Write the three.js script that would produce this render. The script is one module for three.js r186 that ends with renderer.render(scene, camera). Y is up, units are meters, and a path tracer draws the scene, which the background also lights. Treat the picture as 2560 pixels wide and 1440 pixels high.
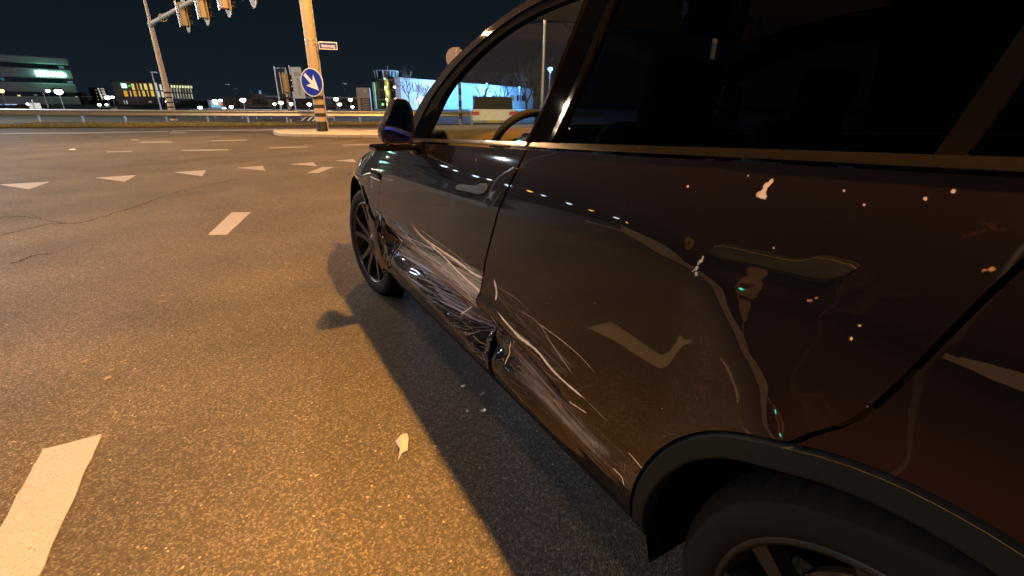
import * as THREE from 'three';
import { mergeGeometries, mergeVertices, toCreasedNormals } from 'three/addons/utils/BufferGeometryUtils.js';
import { RoundedBoxGeometry } from 'three/addons/geometries/RoundedBoxGeometry.js';
import { ImprovedNoise } from 'three/addons/math/ImprovedNoise.js';

// ---------------------------------------------------------------- camera
const F = 1152.09, TH = 0.37928, RO = 0.010184, PSI = 0.53871, CH = 1.20667, CD = 0.64594, LF = 2.95672;
const scene = new THREE.Scene();
const camera = new THREE.PerspectiveCamera(2 * Math.atan(720 / F) * 180 / Math.PI, 2560 / 1440, 0.05, 3000);
camera.position.set(0, CH, 0);
camera.rotation.set(-TH, 0, RO, 'YXZ');
scene.add(camera);

// ---------------------------------------------------------------- night sky
{
  const w = 32, h = 64, d = new Float32Array(w * h * 4);
  for (let j = 0; j < h; j++) for (let i = 0; i < w; i++) {
    const el = ((j + 0.5) / h - 0.5) * Math.PI, k = 0.55 * Math.exp(-Math.max(0, el) * 2.2) + 0.9 * Math.exp(-Math.max(0, el) * 9), o = (j * w + i) * 4;
    d[o] = 0.0024 + 0.0045 * k; d[o + 1] = 0.0058 + 0.0058 * k; d[o + 2] = 0.0095 + 0.0075 * k; d[o + 3] = 1;
  }
  const t = new THREE.DataTexture(d, w, h, THREE.RGBAFormat, THREE.FloatType);
  t.mapping = THREE.EquirectangularReflectionMapping; t.magFilter = t.minFilter = THREE.LinearFilter; t.needsUpdate = true;
  scene.background = t; scene.environment = t;
}
const renderer = new THREE.WebGLRenderer({ antialias: true });
renderer.toneMapping = THREE.LinearToneMapping;
renderer.toneMappingExposure = 1.0;
renderer.shadowMap.enabled = true;

// lamp strengths (candela) and colours
const SODIUM = new THREE.Color().setRGB(1.0, 0.44, 0.085), COOL = new THREE.Color().setRGB(0.80, 0.90, 1.0), BLUE = new THREE.Color().setRGB(0.10, 0.20, 1.0);
const I_MAIN = 1080, I_SECOND = 60, I_ISLAND = 820, I_FAR = 1300;

// ---------------------------------------------------------------- helpers
const V = (x, y, z) => new THREE.Vector3(x, y, z);
let seed = 12345;
const rnd = () => { seed |= 0; seed = seed + 0x6D2B79F5 | 0; let t = Math.imul(seed ^ seed >>> 15, 1 | seed); t = t + Math.imul(t ^ t >>> 7, 61 | t) ^ t; return ((t ^ t >>> 14) >>> 0) / 4294967296; };
const rr = (a, b) => a + (b - a) * rnd();
const lerp = (a, b, t) => a + (b - a) * t, clamp = (x, a = 0, b = 1) => Math.min(b, Math.max(a, x));
const sst = (a, b, x) => { const t = clamp((x - a) / (b - a)); return t * t * (3 - 2 * t); };
const perlin = new ImprovedNoise(), pn = (x, y, z = 0) => perlin.noise(x, y, z);
const fbm = (x, y, z = 0, o = 4) => { let a = 0, w = 0.5; for (let i = 0; i < o; i++) { a += w * pn(x, y, z + i * 7.3); x *= 2.03; y *= 2.03; w *= 0.5; } return a; };

// pixel of the photograph -> direction, ground point, point at a given distance ahead
const CT = Math.cos(TH), ST = Math.sin(TH);
function ray(px, py) {
  let a = (px - 1280) / F, b = (720 - py) / F;
  [a, b] = [a * Math.cos(RO) - b * Math.sin(RO), a * Math.sin(RO) + b * Math.cos(RO)];
  return V(a, -ST + b * CT, -(CT + b * ST));
}
function onY(px, py, Y = 0) { const r = ray(px, py), t = (Y - CH) / r.y; return V(r.x * t, Y, r.z * t); }
function atF(px, py, fwd) { const r = ray(px, py), t = fwd / -r.z; return V(r.x * t, CH + r.y * t, -fwd); }
const FW = V(-Math.sin(PSI), 0, -Math.cos(PSI)), RT = V(Math.cos(PSI), 0, -Math.sin(PSI));

const used = {};
function numbered(n) { if (!(n in used)) { used[n] = 0; return n; } used[n]++; return n + '_' + String(used[n]).padStart(3, '0'); }
function mesh(name, geo, mat, parent) {
  const m = new THREE.Mesh(Array.isArray(geo) ? merge(geo) : geo, mat);
  m.castShadow = m.receiveShadow = true;
  if (parent && parent !== scene) { m.name = name; parent.add(m); } else { m.name = numbered(name); scene.add(m); }
  return m;
}
function merge(list) {
  const out = list.map(g => { const k = g.index ? g.toNonIndexed() : g; for (const n of Object.keys(k.attributes)) if (!['position', 'normal', 'uv'].includes(n)) k.deleteAttribute(n); if (!k.attributes.uv) k.setAttribute('uv', new THREE.BufferAttribute(new Float32Array(k.attributes.position.count * 2), 2)); return k; });
  return mergeGeometries(out);
}
function thing(name, label, category, pos = V(0, 0, 0), turn = 0, group) {
  const o = new THREE.Group(); o.name = numbered(name); o.position.copy(pos); o.rotation.y = turn;
  o.userData = { label, category }; if (group) o.userData.group = group; scene.add(o); return o;
}
function tag(o, label, category, group) { o.userData.label = label; o.userData.category = category; if (group) o.userData.group = group; return o; }
function structure(name, geo, mat, parent) { const m = mesh(name, geo, mat, parent); if (!parent) m.userData.kind = 'structure'; return m; }
const box = (w, h, d, x = 0, y = 0, z = 0) => new THREE.BoxGeometry(w, h, d).translate(x, y, z);
const rbox = (w, h, d, r, x = 0, y = 0, z = 0, seg = 2) => new RoundedBoxGeometry(w, h, d, seg, Math.min(r, w / 2.01, h / 2.01, d / 2.01)).translate(x, y, z);
function bar(a, b, r0, r1 = r0, n = 12) {          // tapered rod from a to b
  const d = b.clone().sub(a), g = new THREE.CylinderGeometry(r1, r0, d.length(), n, 1);
  g.applyQuaternion(new THREE.Quaternion().setFromUnitVectors(V(0, 1, 0), d.clone().normalize()));
  return g.translate((a.x + b.x) / 2, (a.y + b.y) / 2, (a.z + b.z) / 2);
}
function tex(w, h, fn, srgb = false, rep) {
  const d = new Uint8Array(w * h * 4);
  for (let j = 0; j < h; j++) for (let i = 0; i < w; i++) { const c = fn(i, j), o = (j * w + i) * 4; d[o] = c[0]; d[o + 1] = c[1]; d[o + 2] = c[2]; d[o + 3] = c[3] ?? 255; }
  const t = new THREE.DataTexture(d, w, h); t.wrapS = t.wrapT = THREE.RepeatWrapping; t.magFilter = THREE.LinearFilter; t.minFilter = THREE.LinearMipmapLinearFilter; t.generateMipmaps = true;
  if (srgb) t.colorSpace = THREE.SRGBColorSpace; if (rep) t.repeat.set(rep, rep); t.needsUpdate = true; return t;
}
function canvasTex(w, h, draw, srgb = true) {
  const c = document.createElement('canvas'); c.width = w; c.height = h; draw(c.getContext('2d'), w, h);
  const t = new THREE.CanvasTexture(c); if (srgb) t.colorSpace = THREE.SRGBColorSpace; t.magFilter = THREE.LinearFilter; t.anisotropy = 8; return t;
}
const lin = (r, g, b) => new THREE.Color().setRGB(r, g, b);
const std = (c, rough = 0.7, metal = 0, extra = {}) => new THREE.MeshStandardMaterial({ color: c, roughness: rough, metalness: metal, ...extra });
const matt = (c, rough, spec = 0.15, extra = {}) => new THREE.MeshPhysicalMaterial({ color: c, roughness: rough, specularIntensity: spec, ...extra });   // little surface sheen
const glow = (c, k = 1) => new THREE.MeshStandardMaterial({ color: lin(0.02, 0.02, 0.02), roughness: 0.6, emissive: c, emissiveIntensity: k });

// ---------------------------------------------------------------- surface textures
// stones of the asphalt: cellular height field, 1.6 m tile
const TILE = 1024, CELLS = 235;
const stone = (() => {
  const px = new Float32Array(CELLS * CELLS), py = px.slice(), ph = px.slice(), pc = px.slice();
  for (let i = 0; i < CELLS * CELLS; i++) { px[i] = rnd(); py[i] = rnd(); ph[i] = rnd(); pc[i] = rnd(); }
  const hgt = new Float32Array(TILE * TILE), col = new Float32Array(TILE * TILE);
  for (let j = 0; j < TILE; j++) for (let i = 0; i < TILE; i++) {
    const x = i / TILE * CELLS, y = j / TILE * CELLS, cx = Math.floor(x), cy = Math.floor(y);
    let b = 9, bi = 0, b2 = 9;
    for (let v = -1; v <= 1; v++) for (let u = -1; u <= 1; u++) {
      const k = ((cy + v + CELLS) % CELLS) * CELLS + (cx + u + CELLS) % CELLS;
      const dx = cx + u + px[k] - x, dy = cy + v + py[k] - y, q = dx * dx + dy * dy;
      if (q < b) { b2 = b; b = q; bi = k; } else if (q < b2) b2 = q;
    }
    const edge = Math.sqrt(b2) - Math.sqrt(b);
    hgt[j * TILE + i] = clamp(Math.min(1, edge * 2.2) * (0.45 + 0.55 * ph[bi])); col[j * TILE + i] = edge < 0.12 ? 0.25 : pc[bi];
  }
  return { hgt, col };
})();
const asphaltBump = tex(TILE, TILE, (i, j) => { const h = stone.hgt[j * TILE + i] * 255; return [h, h, h]; });
const waves = Array.from({ length: 46 }, () => { const fx = Math.round(rr(-9, 9)), fy = Math.round(rr(-9, 9)); return [fx, fy, rnd() * 6.283, 1 / (1.5 + Math.hypot(fx, fy))]; });
const PG = 256, patch = new Float32Array(PG * PG); for (let j = 0; j < PG; j++) for (let i = 0; i < PG; i++) { let p = 0; for (const [fx, fy, ph, a] of waves) p += a * Math.cos((fx * i + fy * j) / PG * 6.2832 + ph); patch[j * PG + i] = p; }
const patchAt = (x, y) => { const i = Math.floor(x), j = Math.floor(y), u = x - i, v = y - j, q = (a, b) => patch[(b % PG) * PG + a % PG]; return lerp(lerp(q(i, j), q(i + 1, j), u), lerp(q(i, j + 1), q(i + 1, j + 1), u), v); };
const asphaltColor = tex(2048, 2048, (i, j) => {                        // single stones, and patches of lighter and darker mix
  const c = stone.col[((j * 2) % TILE) * TILE + (i * 2) % TILE]; const p = patchAt(i / 8, j / 8);
  const k = (58 + 46 * c * c + (c > 0.996 ? 40 : 0)) * clamp(1 + 0.075 * p, 0.7, 1.3); return [k * 1.04, k * 0.985, k * 0.90];
}, true);
const asphaltRough = tex(TILE, TILE, (i, j) => { const h = stone.hgt[j * TILE + i], k = 205 - 95 * h * stone.col[j * TILE + i]; return [k, k, k]; });
for (const t of [asphaltBump, asphaltRough]) t.repeat.set(1 / 1.6, 1 / 1.6);
asphaltColor.repeat.set(1 / 6.4, 1 / 6.4);
const grain = tex(256, 256, (i, j) => { const k = 128 + 110 * (rnd() - 0.5) * 0.9 + 60 * fbm(i / 40, j / 40, 3); return [k, k, k]; });

const M = {
  asphalt: matt(0xffffff, 0.95, 0.4, { map: asphaltColor, bumpMap: asphaltBump, bumpScale: 0.0045, roughnessMap: asphaltRough }),
  concrete: std(lin(0.34, 0.32, 0.29), 0.85, 0, { bumpMap: grain, bumpScale: 0.002 }),
  grass: std(lin(0.040, 0.036, 0.018), 0.95),
  blade: std(lin(0.16, 0.15, 0.055), 0.8),
  galv: std(lin(0.42, 0.42, 0.40), 0.42, 0.75),
  pole: std(lin(0.34, 0.29, 0.21), 0.6, 0.0),
  white: std(lin(0.72, 0.71, 0.68), 0.6),
  black: std(lin(0.015, 0.015, 0.016), 0.6),
  rubber: matt(lin(0.010, 0.010, 0.011), 0.75, 0.25),
  plastic: matt(lin(0.009, 0.0105, 0.0105), 0.6, 0.22, { bumpMap: grain, bumpScale: 0.0004 }),
  liner: matt(lin(0.010, 0.009, 0.008), 0.95, 0.1),
  trimDark: std(lin(0.003, 0.0026, 0.0024), 0.05, 0.0),
  seal: matt(lin(0.0016, 0.0016, 0.0017), 0.9, 0.06),
  trim: std(lin(0.014, 0.012, 0.011), 0.18, 0.6),
  handle: matt(lin(0.011, 0.010, 0.007), 0.25, 0.3),
  handleMetal: std(lin(0.09, 0.08, 0.06), 0.26, 0.85),
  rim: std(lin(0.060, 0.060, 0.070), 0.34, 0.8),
  rimDarkOrShaded: std(lin(0.018, 0.019, 0.024), 0.42, 0.5),  // dark parts; on the rear rims it stands in for shade
  brake: std(lin(0.22, 0.21, 0.20), 0.4, 0.9),
  interior: matt(lin(0.014, 0.014, 0.015), 0.8, 0.15),
  dash: matt(lin(0.050, 0.040, 0.030), 0.8, 0.2),
  bark: std(lin(0.05, 0.043, 0.035), 0.9),
  darkwall: std(lin(0.06, 0.055, 0.05), 0.85),
};
// very dark cherry car paint under a clear lacquer
const paint = new THREE.MeshPhysicalMaterial({ color: lin(0.0046, 0.0018, 0.0015), roughness: 0.7, metalness: 0.0, specularIntensity: 0.08, clearcoat: 1, clearcoatRoughness: 0.025 });
const gloss = std(lin(0.0014, 0.0013, 0.0012), 0.015);
const frontGlass = new THREE.MeshPhysicalMaterial({ color: lin(0.82, 0.86, 0.86), roughness: 0.0, transmission: 1, thickness: 0, ior: 1.5 });
const rearGlass = new THREE.MeshPhysicalMaterial({ color: lin(0.060, 0.064, 0.068), roughness: 0.0, transmission: 1, thickness: 0, ior: 1.5 });

// ---------------------------------------------------------------- the road
{
  const axis = (n, r) => { const a = []; for (let i = -n; i <= n; i++) { const t = i / n, m = Math.abs(t); a.push(Math.sign(t) * (m * 9 + m * m * m * 30 + Math.pow(m, 9) * r)); } return a; };
  const xs = axis(24, 1400), zs = axis(24, 1400), pos = [], uv = [], idx = [];
  for (const z of zs) for (const x of xs) {
    pos.push(x, 0, z); uv.push(x, -z);
  }
  const n = xs.length; for (let j = 0; j < n - 1; j++) for (let i = 0; i < n - 1; i++) { const a = j * n + i; idx.push(a, a + n, a + 1, a + 1, a + n, a + n + 1); }
  const g = new THREE.BufferGeometry(); g.setAttribute('position', new THREE.Float32BufferAttribute(pos, 3)); g.setAttribute('uv', new THREE.Float32BufferAttribute(uv, 2)); g.setIndex(idx); g.computeVertexNormals();
  var road = structure('road', g, M.asphalt);
}
const markTex = canvasTex(512, 512, (c, w, h) => {
  c.fillStyle = 'rgb(128,131,146)'; c.fillRect(0, 0, w, h);
  for (let i = 0; i < 16000; i++) { const s = rnd(), x = rnd() * w, y = rnd() * h, wear = 0.25 + 0.9 * Math.max(0, fbm(x * 0.02, y * 0.02, 4) + 0.2); c.fillStyle = `rgba(${50 + 60 * s},${48 + 60 * s},${46 + 54 * s},${rr(0.1, 0.75) * wear})`; c.fillRect(x, y, rr(1, 3.5), rr(1, 3)); }
  for (let i = 0; i < 26; i++) { c.strokeStyle = `rgba(70,64,58,${rr(0.1, 0.3)})`; c.lineWidth = rr(0.7, 2); c.beginPath(); let x = rnd() * w, y = rnd() * h; c.moveTo(x, y); for (let k = 0; k < 5; k++) { x += rr(-40, 40); y += rr(-40, 40); c.lineTo(x, y); } c.stroke(); }
});
markTex.wrapS = markTex.wrapT = THREE.RepeatWrapping;
const markPaint = std(0xffffff, 0.62, 0, { map: markTex, bumpMap: asphaltBump, bumpScale: 0.002 });
function roughEdge(pts, step = 0.05, amp = 0.004) {                    // worn outline of a painted shape
  const out = [];
  for (let i = 0; i < pts.length; i++) { const a = pts[i], b = pts[(i + 1) % pts.length], n = Math.max(1, Math.round(a.distanceTo(b) / step)); for (let k = 0; k < n; k++) { const p = a.clone().lerp(b, k / n); if (k) { p.x += rr(-amp, amp); p.z += rr(-amp, amp); } out.push(p); } }
  return out;
}
const wornPaint = std(lin(0.15, 0.145, 0.14), 0.8);
function marking(name, pts, thick = 0.004) {
  const p = roughEdge(pts), sh = new THREE.Shape(p.map(q => new THREE.Vector2(q.x, -q.z)));
  const g = new THREE.ExtrudeGeometry(sh, { depth: thick, bevelEnabled: false }).rotateX(-Math.PI / 2).translate(0, 0.0005, 0);
  return mesh(name, g, /line/.test(name) ? wornPaint : markPaint, road);
}
const quad = (...p) => p.map(q => onY(q[0], q[1]));
// give-way triangles across the junction
const teeth = [[[-4, 462], [123, 455], [72, 474]], [[240, 445], [341, 438], [311, 455]], [[434, 431], [515, 426], [506, 441]], [[592, 420], [657, 415], [663, 427]], [[726, 411], [782, 406], [793, 416]], [[838, 402], [884, 398], [890, 406]], [[930, 395], [975, 392], [978, 399]]];
for (const t of teeth) marking('yield_triangle', quad(...t));
// lane dashes
marking('lane_dash', quad([-70, 1440], [108, 1125], [255, 1087], [100, 1440]).map((p, i) => i === 0 || i === 3 ? p.lerp(onY(i ? 20 : -150, 1620), 0.6) : p));
marking('lane_dash', quad([520, 588], [579, 532], [627, 531], [567, 588]));
marking('lane_dash', quad([767, 433], [806, 418], [834, 418], [796, 433]));
{ // the same broken line carries on behind the camera
  const a = onY(108, 1125), dir = FW.clone();
  for (let k = 1; k <= 3; k++) { const s = a.clone().addScaledVector(dir, -2.9 * k); const e = s.clone().addScaledVector(dir, -1.1), o = RT.clone().multiplyScalar(0.17); marking('lane_dash', [s, s.clone().add(o), e.clone().add(o), e]); }
}
for (const q of [[[327, 349], [346, 348], [347, 350], [328, 351]], [[352, 355], [428, 353.5], [430, 356], [350, 357.5]], [[455, 375], [569, 373], [571, 376], [454, 378]], [[268, 379], [328, 377.5], [330, 380], [266, 381.5]], [[530, 351.5], [614, 349.5], [616, 351.5], [528, 353.5]], [[675, 368.5], [768, 366], [769, 369], [674, 371.5]], [[855, 362], [930, 360], [930, 362.5], [855, 364.5]], [[425, 331], [466, 330], [466, 332], [424, 333]]])
  marking('lane_line', quad(...q));
marking('edge_line', quad([-120, 333.5], [0, 332.6], [200, 331], [420, 327.5], [420, 330], [200, 334], [0, 336], [-120, 337]));
marking('edge_line', quad([430, 326], [700, 322.5], [960, 320], [960, 322.6], [700, 325.4], [430, 329]));
// road reflector studs
for (const [x, y] of [[181, 374.5]]) { const p = onY(x, y); mesh('road_stud', new THREE.SphereGeometry(1, 10, 6).scale(0.07, 0.02, 0.07).translate(p.x, 0.006, p.z), M.white, road); }
// worn patches of old paint on the asphalt
const scuffPaint = std(lin(0.15, 0.125, 0.10), 0.9);
function fleck(px, py, L, Wd, ang, mat, name) {
  const p = onY(px, py), pts = []; for (let i = 0; i < 14; i++) { const a = i / 14 * 6.283, k = rr(0.35, 1); pts.push(new THREE.Vector2(Math.cos(a) * L * k, Math.sin(a) * Wd * k)); }
  const g = new THREE.ExtrudeGeometry(new THREE.Shape(pts), { depth: 0.0025, bevelEnabled: false }).rotateX(-Math.PI / 2).rotateY(ang).translate(p.x, 0.001, p.z);
  return mesh(name, g, mat, road);
}
for (const [x, y, l, w, a] of [[405, 740, 0.03, 0.02, 1], [402, 755, 0.035, 0.02, 0.4], [270, 945, 0.03, 0.025, 1], [278, 925, 0.02, 0.012, 0.6], [312, 903, 0.03, 0.008, 1.1], [212, 905, 0.035, 0.007, 1.2], [222, 890, 0.015, 0.01, 0.3], [700, 515, 0.05, 0.02, 0.3], [420, 470, 0.1, 0.015, 0.2], [500, 455, 0.12, 0.012, 0.3]]) fleck(x, y, l, w, a, scuffPaint, 'paint_fleck');

// bitumen run into old cracks
const tar = matt(lin(0.010, 0.009, 0.008), 0.9, 0.15);
for (const pts of [[[-20, 592], [60, 575], [130, 562], [190, 560], [250, 545]], [[0, 545], [50, 540], [100, 552], [160, 560]], [[20, 660], [80, 640], [140, 632]], [[250, 545], [330, 520], [420, 485], [520, 462], [600, 448]]]) {
  const c = new THREE.CatmullRomCurve3(pts.map(p => onY(p[0], p[1])).map(p => V(p.x + rr(-0.05, 0.05), 0.0015, p.z + rr(-0.05, 0.05)))), n = 60, pos = [], idx = [];
  for (let i = 0; i <= n; i++) { const p = c.getPoint(i / n), d = c.getTangent(i / n), w = 0.007 * (0.4 + Math.abs(pn(i * 0.3, pts[0][0], 1)) * 2), j = 0.05 * pn(i * 0.22, pts[0][1], 4); pos.push(p.x - d.z * (j - w), 0.0015, p.z + d.x * (j - w), p.x - d.z * j, 0.004, p.z + d.x * j, p.x - d.z * (j + w), 0.0015, p.z + d.x * (j + w)); }
  for (let i = 0; i < n; i++) for (let j = 0; j < 2; j++) { const a = i * 3 + j; idx.push(a, a + 1, a + 3, a + 1, a + 4, a + 3); }
  const g = new THREE.BufferGeometry(); g.setAttribute('position', new THREE.Float32BufferAttribute(pos, 3)); g.setIndex(idx); g.computeVertexNormals(); mesh('tar_seam', g, tar, road);
}
// traffic island with a kerb of single stones
{
  const kerbTop = 0.13, pts = [[690, 337], [705, 341], [760, 343], [850, 344.5], [960, 345.5], [1100, 346]].map(p => onY(p[0], p[1]));
  const back = onY(690, 331), far = onY(1100, 331);
  const sh = new THREE.Shape([...pts, far, back].map(p => new THREE.Vector2(p.x, -p.z)));
  const isl = structure('traffic_island', new THREE.ExtrudeGeometry(sh, { depth: kerbTop - 0.012, bevelEnabled: false }).rotateX(-Math.PI / 2), M.concrete);
  const ring = [back, ...pts, far];
  for (let i = 0; i < ring.length - 1; i++) {
    const a = ring[i], b = ring[i + 1], L = a.distanceTo(b), n = Math.max(1, Math.round(L / 0.8)), ang = Math.atan2(-(b.z - a.z), b.x - a.x);
    for (let k = 0; k < n; k++) { const p = a.clone().lerp(b, (k + 0.5) / n), g = rbox(L / n - 0.012, kerbTop + rr(-0.006, 0.006), 0.16, 0.025); g.rotateY(ang).translate(p.x, kerbTop / 2, p.z); mesh('kerb_stone', g, M.concrete, isl); }
  }
}
// verge with grass between the road and the crash barrier, and the ground beyond it
{
  const e = [[-260, 331], [0, 321], [150, 320.5], [330, 320], [480, 318], [700, 316], [1000, 313.5], [1300, 311]].map(p => onY(p[0], p[1]));
  const sh = new THREE.Shape([...e, V(170, 0, -60), V(170, 0, -420), V(-420, 0, -420), V(-160, 0, -40)].map(p => new THREE.Vector2(p.x, -p.z)));
  structure('grass_verge', new THREE.ExtrudeGeometry(sh, { depth: 0.05, bevelEnabled: false, curveSegments: 1 }).rotateX(-Math.PI / 2).translate(0, 0.002, 0), M.grass);
  const blade = new THREE.BufferGeometry(); blade.setAttribute('position', new THREE.Float32BufferAttribute([-0.012, 0, 0, 0.012, 0, 0, 0.03, 1, 0.02, 0, 0, -0.012, 0, 0, 0.012, -0.03, 0.8, 0.03], 3)); blade.computeVertexNormals();
  const N = 9000, im = new THREE.InstancedMesh(blade, M.blade, N), m = new THREE.Matrix4(), q = new THREE.Quaternion(), c = new THREE.Color();
  for (let i = 0; i < N; i++) { const t = rnd() * 0.86, k = t * (e.length - 1), a = e[Math.floor(k)].clone().lerp(e[Math.min(e.length - 1, Math.floor(k) + 1)], k % 1); const dpt = Math.pow(rnd(), 1.6) * 3.2; a.z -= 0.1 + dpt; a.x += rr(-0.3, 0.3); const cl = 0.5 + 0.9 * Math.max(0, fbm(a.x * 0.5, a.z * 0.5, 9) + 0.25); q.setFromEuler(new THREE.Euler(rr(-0.5, 0.5), rnd() * 6.3, rr(-0.5, 0.5))); m.compose(V(a.x, 0.05, a.z), q, V(1.3, rr(0.08, 0.28) * cl, 1.3)); im.setMatrixAt(i, m); const s = rr(0.6, 1.3); im.setColorAt(i, c.setRGB(s, s, s * 0.9)); }
  im.name = 'grass'; im.userData = { label: 'dry yellow grass tufts along the foot of the crash barrier', category: 'grass', kind: 'stuff' }; scene.add(im);
}
// pale kerb out of view left of the car, placed to be mirrored in its doors
{
  const k = new THREE.Group(); k.name = numbered('kerb'); k.userData = { kind: 'structure' }; scene.add(k);
  const a = V(-5.6, 0, 9).addScaledVector(RT, -1.0);
  for (let i = 0; i < 30; i++) { const p = a.clone().addScaledVector(FW, i * 0.9 - 8), g = rbox(0.885, 0.13, 0.28, 0.02); g.rotateY(Math.atan2(-FW.z, FW.x)).translate(p.x, 0.06, p.z); mesh('kerb_stone', g, M.concrete, k); }
}

// low concrete wall out of view behind that kerb, placed as a reflection for the doors
{
  const a = V(-5.6, 0, 9).addScaledVector(RT, -2.6), t = thing('unseen_low_wall', 'low pale concrete wall out of view to the left, placed to be mirrored in the doors', 'wall');
  for (let i = 0; i < 14; i++) { const p = a.clone().addScaledVector(FW, i * 2.0 - 9), g = rbox(1.985, 0.85, 0.22, 0.02); g.rotateY(Math.atan2(-FW.z, FW.x)).translate(p.x, 0.425, p.z); mesh('wall_panel', g, M.concrete, t); }
}

// ---------------------------------------------------------------- lamps
function streetLamp(label, base, h, armTo, color, I, o = {}) {
  const t = thing('street_lamp', label, 'street lamp', base, 0, o.group);
  const top = V(0, h, 0), tip = armTo ? V(armTo.x - base.x, h + 0.25, armTo.z - base.z) : top.clone();
  mesh('pole', bar(V(0, 0, 0), top, o.r ?? 0.09, (o.r ?? 0.09) * 0.6), o.mat ?? M.galv, t);
  if (armTo) mesh('arm', bar(top, tip, 0.045, 0.035), o.mat ?? M.galv, t);
  const s = o.size ?? 0.3;
  mesh('lamp_head', rbox(s * 1.2, s * 0.3, s * 0.8, s * 0.12, tip.x, tip.y + s * 0.45, tip.z), armTo ? M.galv : M.black, t);
  mesh('lamp_lens', new THREE.SphereGeometry(1, 14, 10).scale(s * 0.62, s * 0.45, s * 0.5).translate(tip.x, tip.y - s * 0.02, tip.z), glow(color, o.glow ?? 40), t);
  if (I) { const l = new THREE.PointLight(color, I, 0, 2); l.position.copy(tip).add(V(0, -0.02, 0)); l.castShadow = true; l.shadow.radius = o.soft ?? 5; l.name = 'lamp_light'; t.add(l); }
  return t;
}
{
  const P1 = V(0, 0, 0).addScaledVector(FW, -1.9).addScaledVector(RT, CD + 1.02);
  const b1 = P1.clone().addScaledVector(RT, 2.6).addScaledVector(FW, -1.0);
  streetLamp('tall sodium street lamp arching over the damaged car', b1, 6.2, P1, SODIUM, I_MAIN, { glow: 60, soft: 5 });
  streetLamp('warm white street lamp out of view behind the damaged car, lighting the road', V(10.5, 0, 4.5), 9.5, V(8.2, 0, 3.6), new THREE.Color().setRGB(1, 0.82, 0.60), I_SECOND * 3, { glow: 50 });  // unseen lamp, placed to give the road a whiter second light
  const ib = atF(1357, 230, 23); ib.y = 0;
  streetLamp('yellow lit sodium lamp post seen through the windscreen', ib, 9.5, V(-3.2, 0, -18.5), SODIUM, I_ISLAND, { glow: 50 });
  streetLamp('white street lamp out of view to the left, lighting the crash barrier', V(-38, 0, -24), 9, V(-35, 0, -24), COOL, I_FAR, { glow: 50 });  // out of view, placed to whiten the left part of the barrier
  streetLamp('warm white street lamp out of view left of the car, lighting the shadow beside it', V(-18.5, 0, -12), 9, V(-16.5, 0, -11.4), new THREE.Color().setRGB(1, 0.82, 0.62), 150, { glow: 40, mat: M.black });  // unseen lamp, placed to lighten the shadow beside the car
  streetLamp('warm white street lamp out of view left of the car, lighting the low wall', V(-11.5, 0, 3.5), 6.5, V(-9.6, 0, 3.2), new THREE.Color().setRGB(1, 0.78, 0.6), 130, { glow: 20, mat: M.black });  // out of view, placed to light the mirrored wall and glint in the paint
}

// ---------------------------------------------------------------- the damaged car
// car axes: x rearwards from the front axle, y up, z to the car's left; the left flank lies near z = HW
const HW = 0.96, WB = 2.89, AX = 0.356;
const carBase = V(0, 0, 0).addScaledVector(FW, LF).addScaledVector(RT, CD + HW);
const car = thing('damaged_car', 'dark cherry red car with a crushed and scratched left side standing on the road', 'car', carBase, PSI - Math.PI / 2);
const table = (xs, ys) => { // smooth monotone interpolation
  const n = xs.length, h = [], d = [], m = []; for (let i = 0; i < n - 1; i++) { h[i] = xs[i + 1] - xs[i]; d[i] = (ys[i + 1] - ys[i]) / h[i]; }
  m[0] = d[0]; m[n - 1] = d[n - 2]; for (let i = 1; i < n - 1; i++) m[i] = d[i - 1] * d[i] <= 0 ? 0 : 2 / (1 / d[i - 1] + 1 / d[i]);
  return x => { if (x <= xs[0]) return ys[0]; if (x >= xs[n - 1]) return ys[n - 1]; let i = 0; while (x > xs[i + 1]) i++; const t = (x - xs[i]) / h[i], t2 = t * t, t3 = t2 * t; return (2 * t3 - 3 * t2 + 1) * ys[i] + (t3 - 2 * t2 + t) * h[i] * m[i] + (-2 * t3 + 3 * t2) * ys[i + 1] + (t3 - t2) * h[i] * m[i + 1]; };
};
const prof = table([0.20, 0.26, 0.30, 0.34, 0.40, 0.46, 0.54, 0.62, 0.70, 0.78, 0.86, 0.895, 0.908, 0.93, 0.97, 1.03, 1.08, 1.10, 1.12, 1.3, 1.45, 1.52, 1.56, 1.62],
  [-0.085, -0.062, -0.030, 0.004, 0.016, 0.0215, 0.0225, 0.0200, 0.0162, 0.0118, 0.0070, 0.0052, 0.0042, -0.001, -0.013, -0.031, -0.049, -0.062, -0.071, -0.140, -0.205, -0.245, -0.31, -0.50]);
const belt = s => 1.069 + 0.05 * (s - 0.96);
const fenderTop = table([-0.86, -0.6, -0.35, -0.05, 0.22, 0.53, 0.80], [0.60, 0.70, 0.79, 0.885, 0.95, 1.008, 1.045]);
const plan = table([-0.90, -0.8, -0.6, -0.3, 0.0, 0.35, 2.9, 3.3, 3.6, 3.8], [-0.42, -0.27, -0.12, -0.045, -0.012, 0, 0, -0.025, -0.10, -0.24]);
const haunch = table([2.30, 2.44, 2.51, 2.576, 2.654, 2.75, 2.90, 3.10, 3.40, 3.65], [0.985, 0.962, 0.925, 0.870, 0.800, 0.72, 0.68, 0.72, 0.84, 0.96]);
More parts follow.
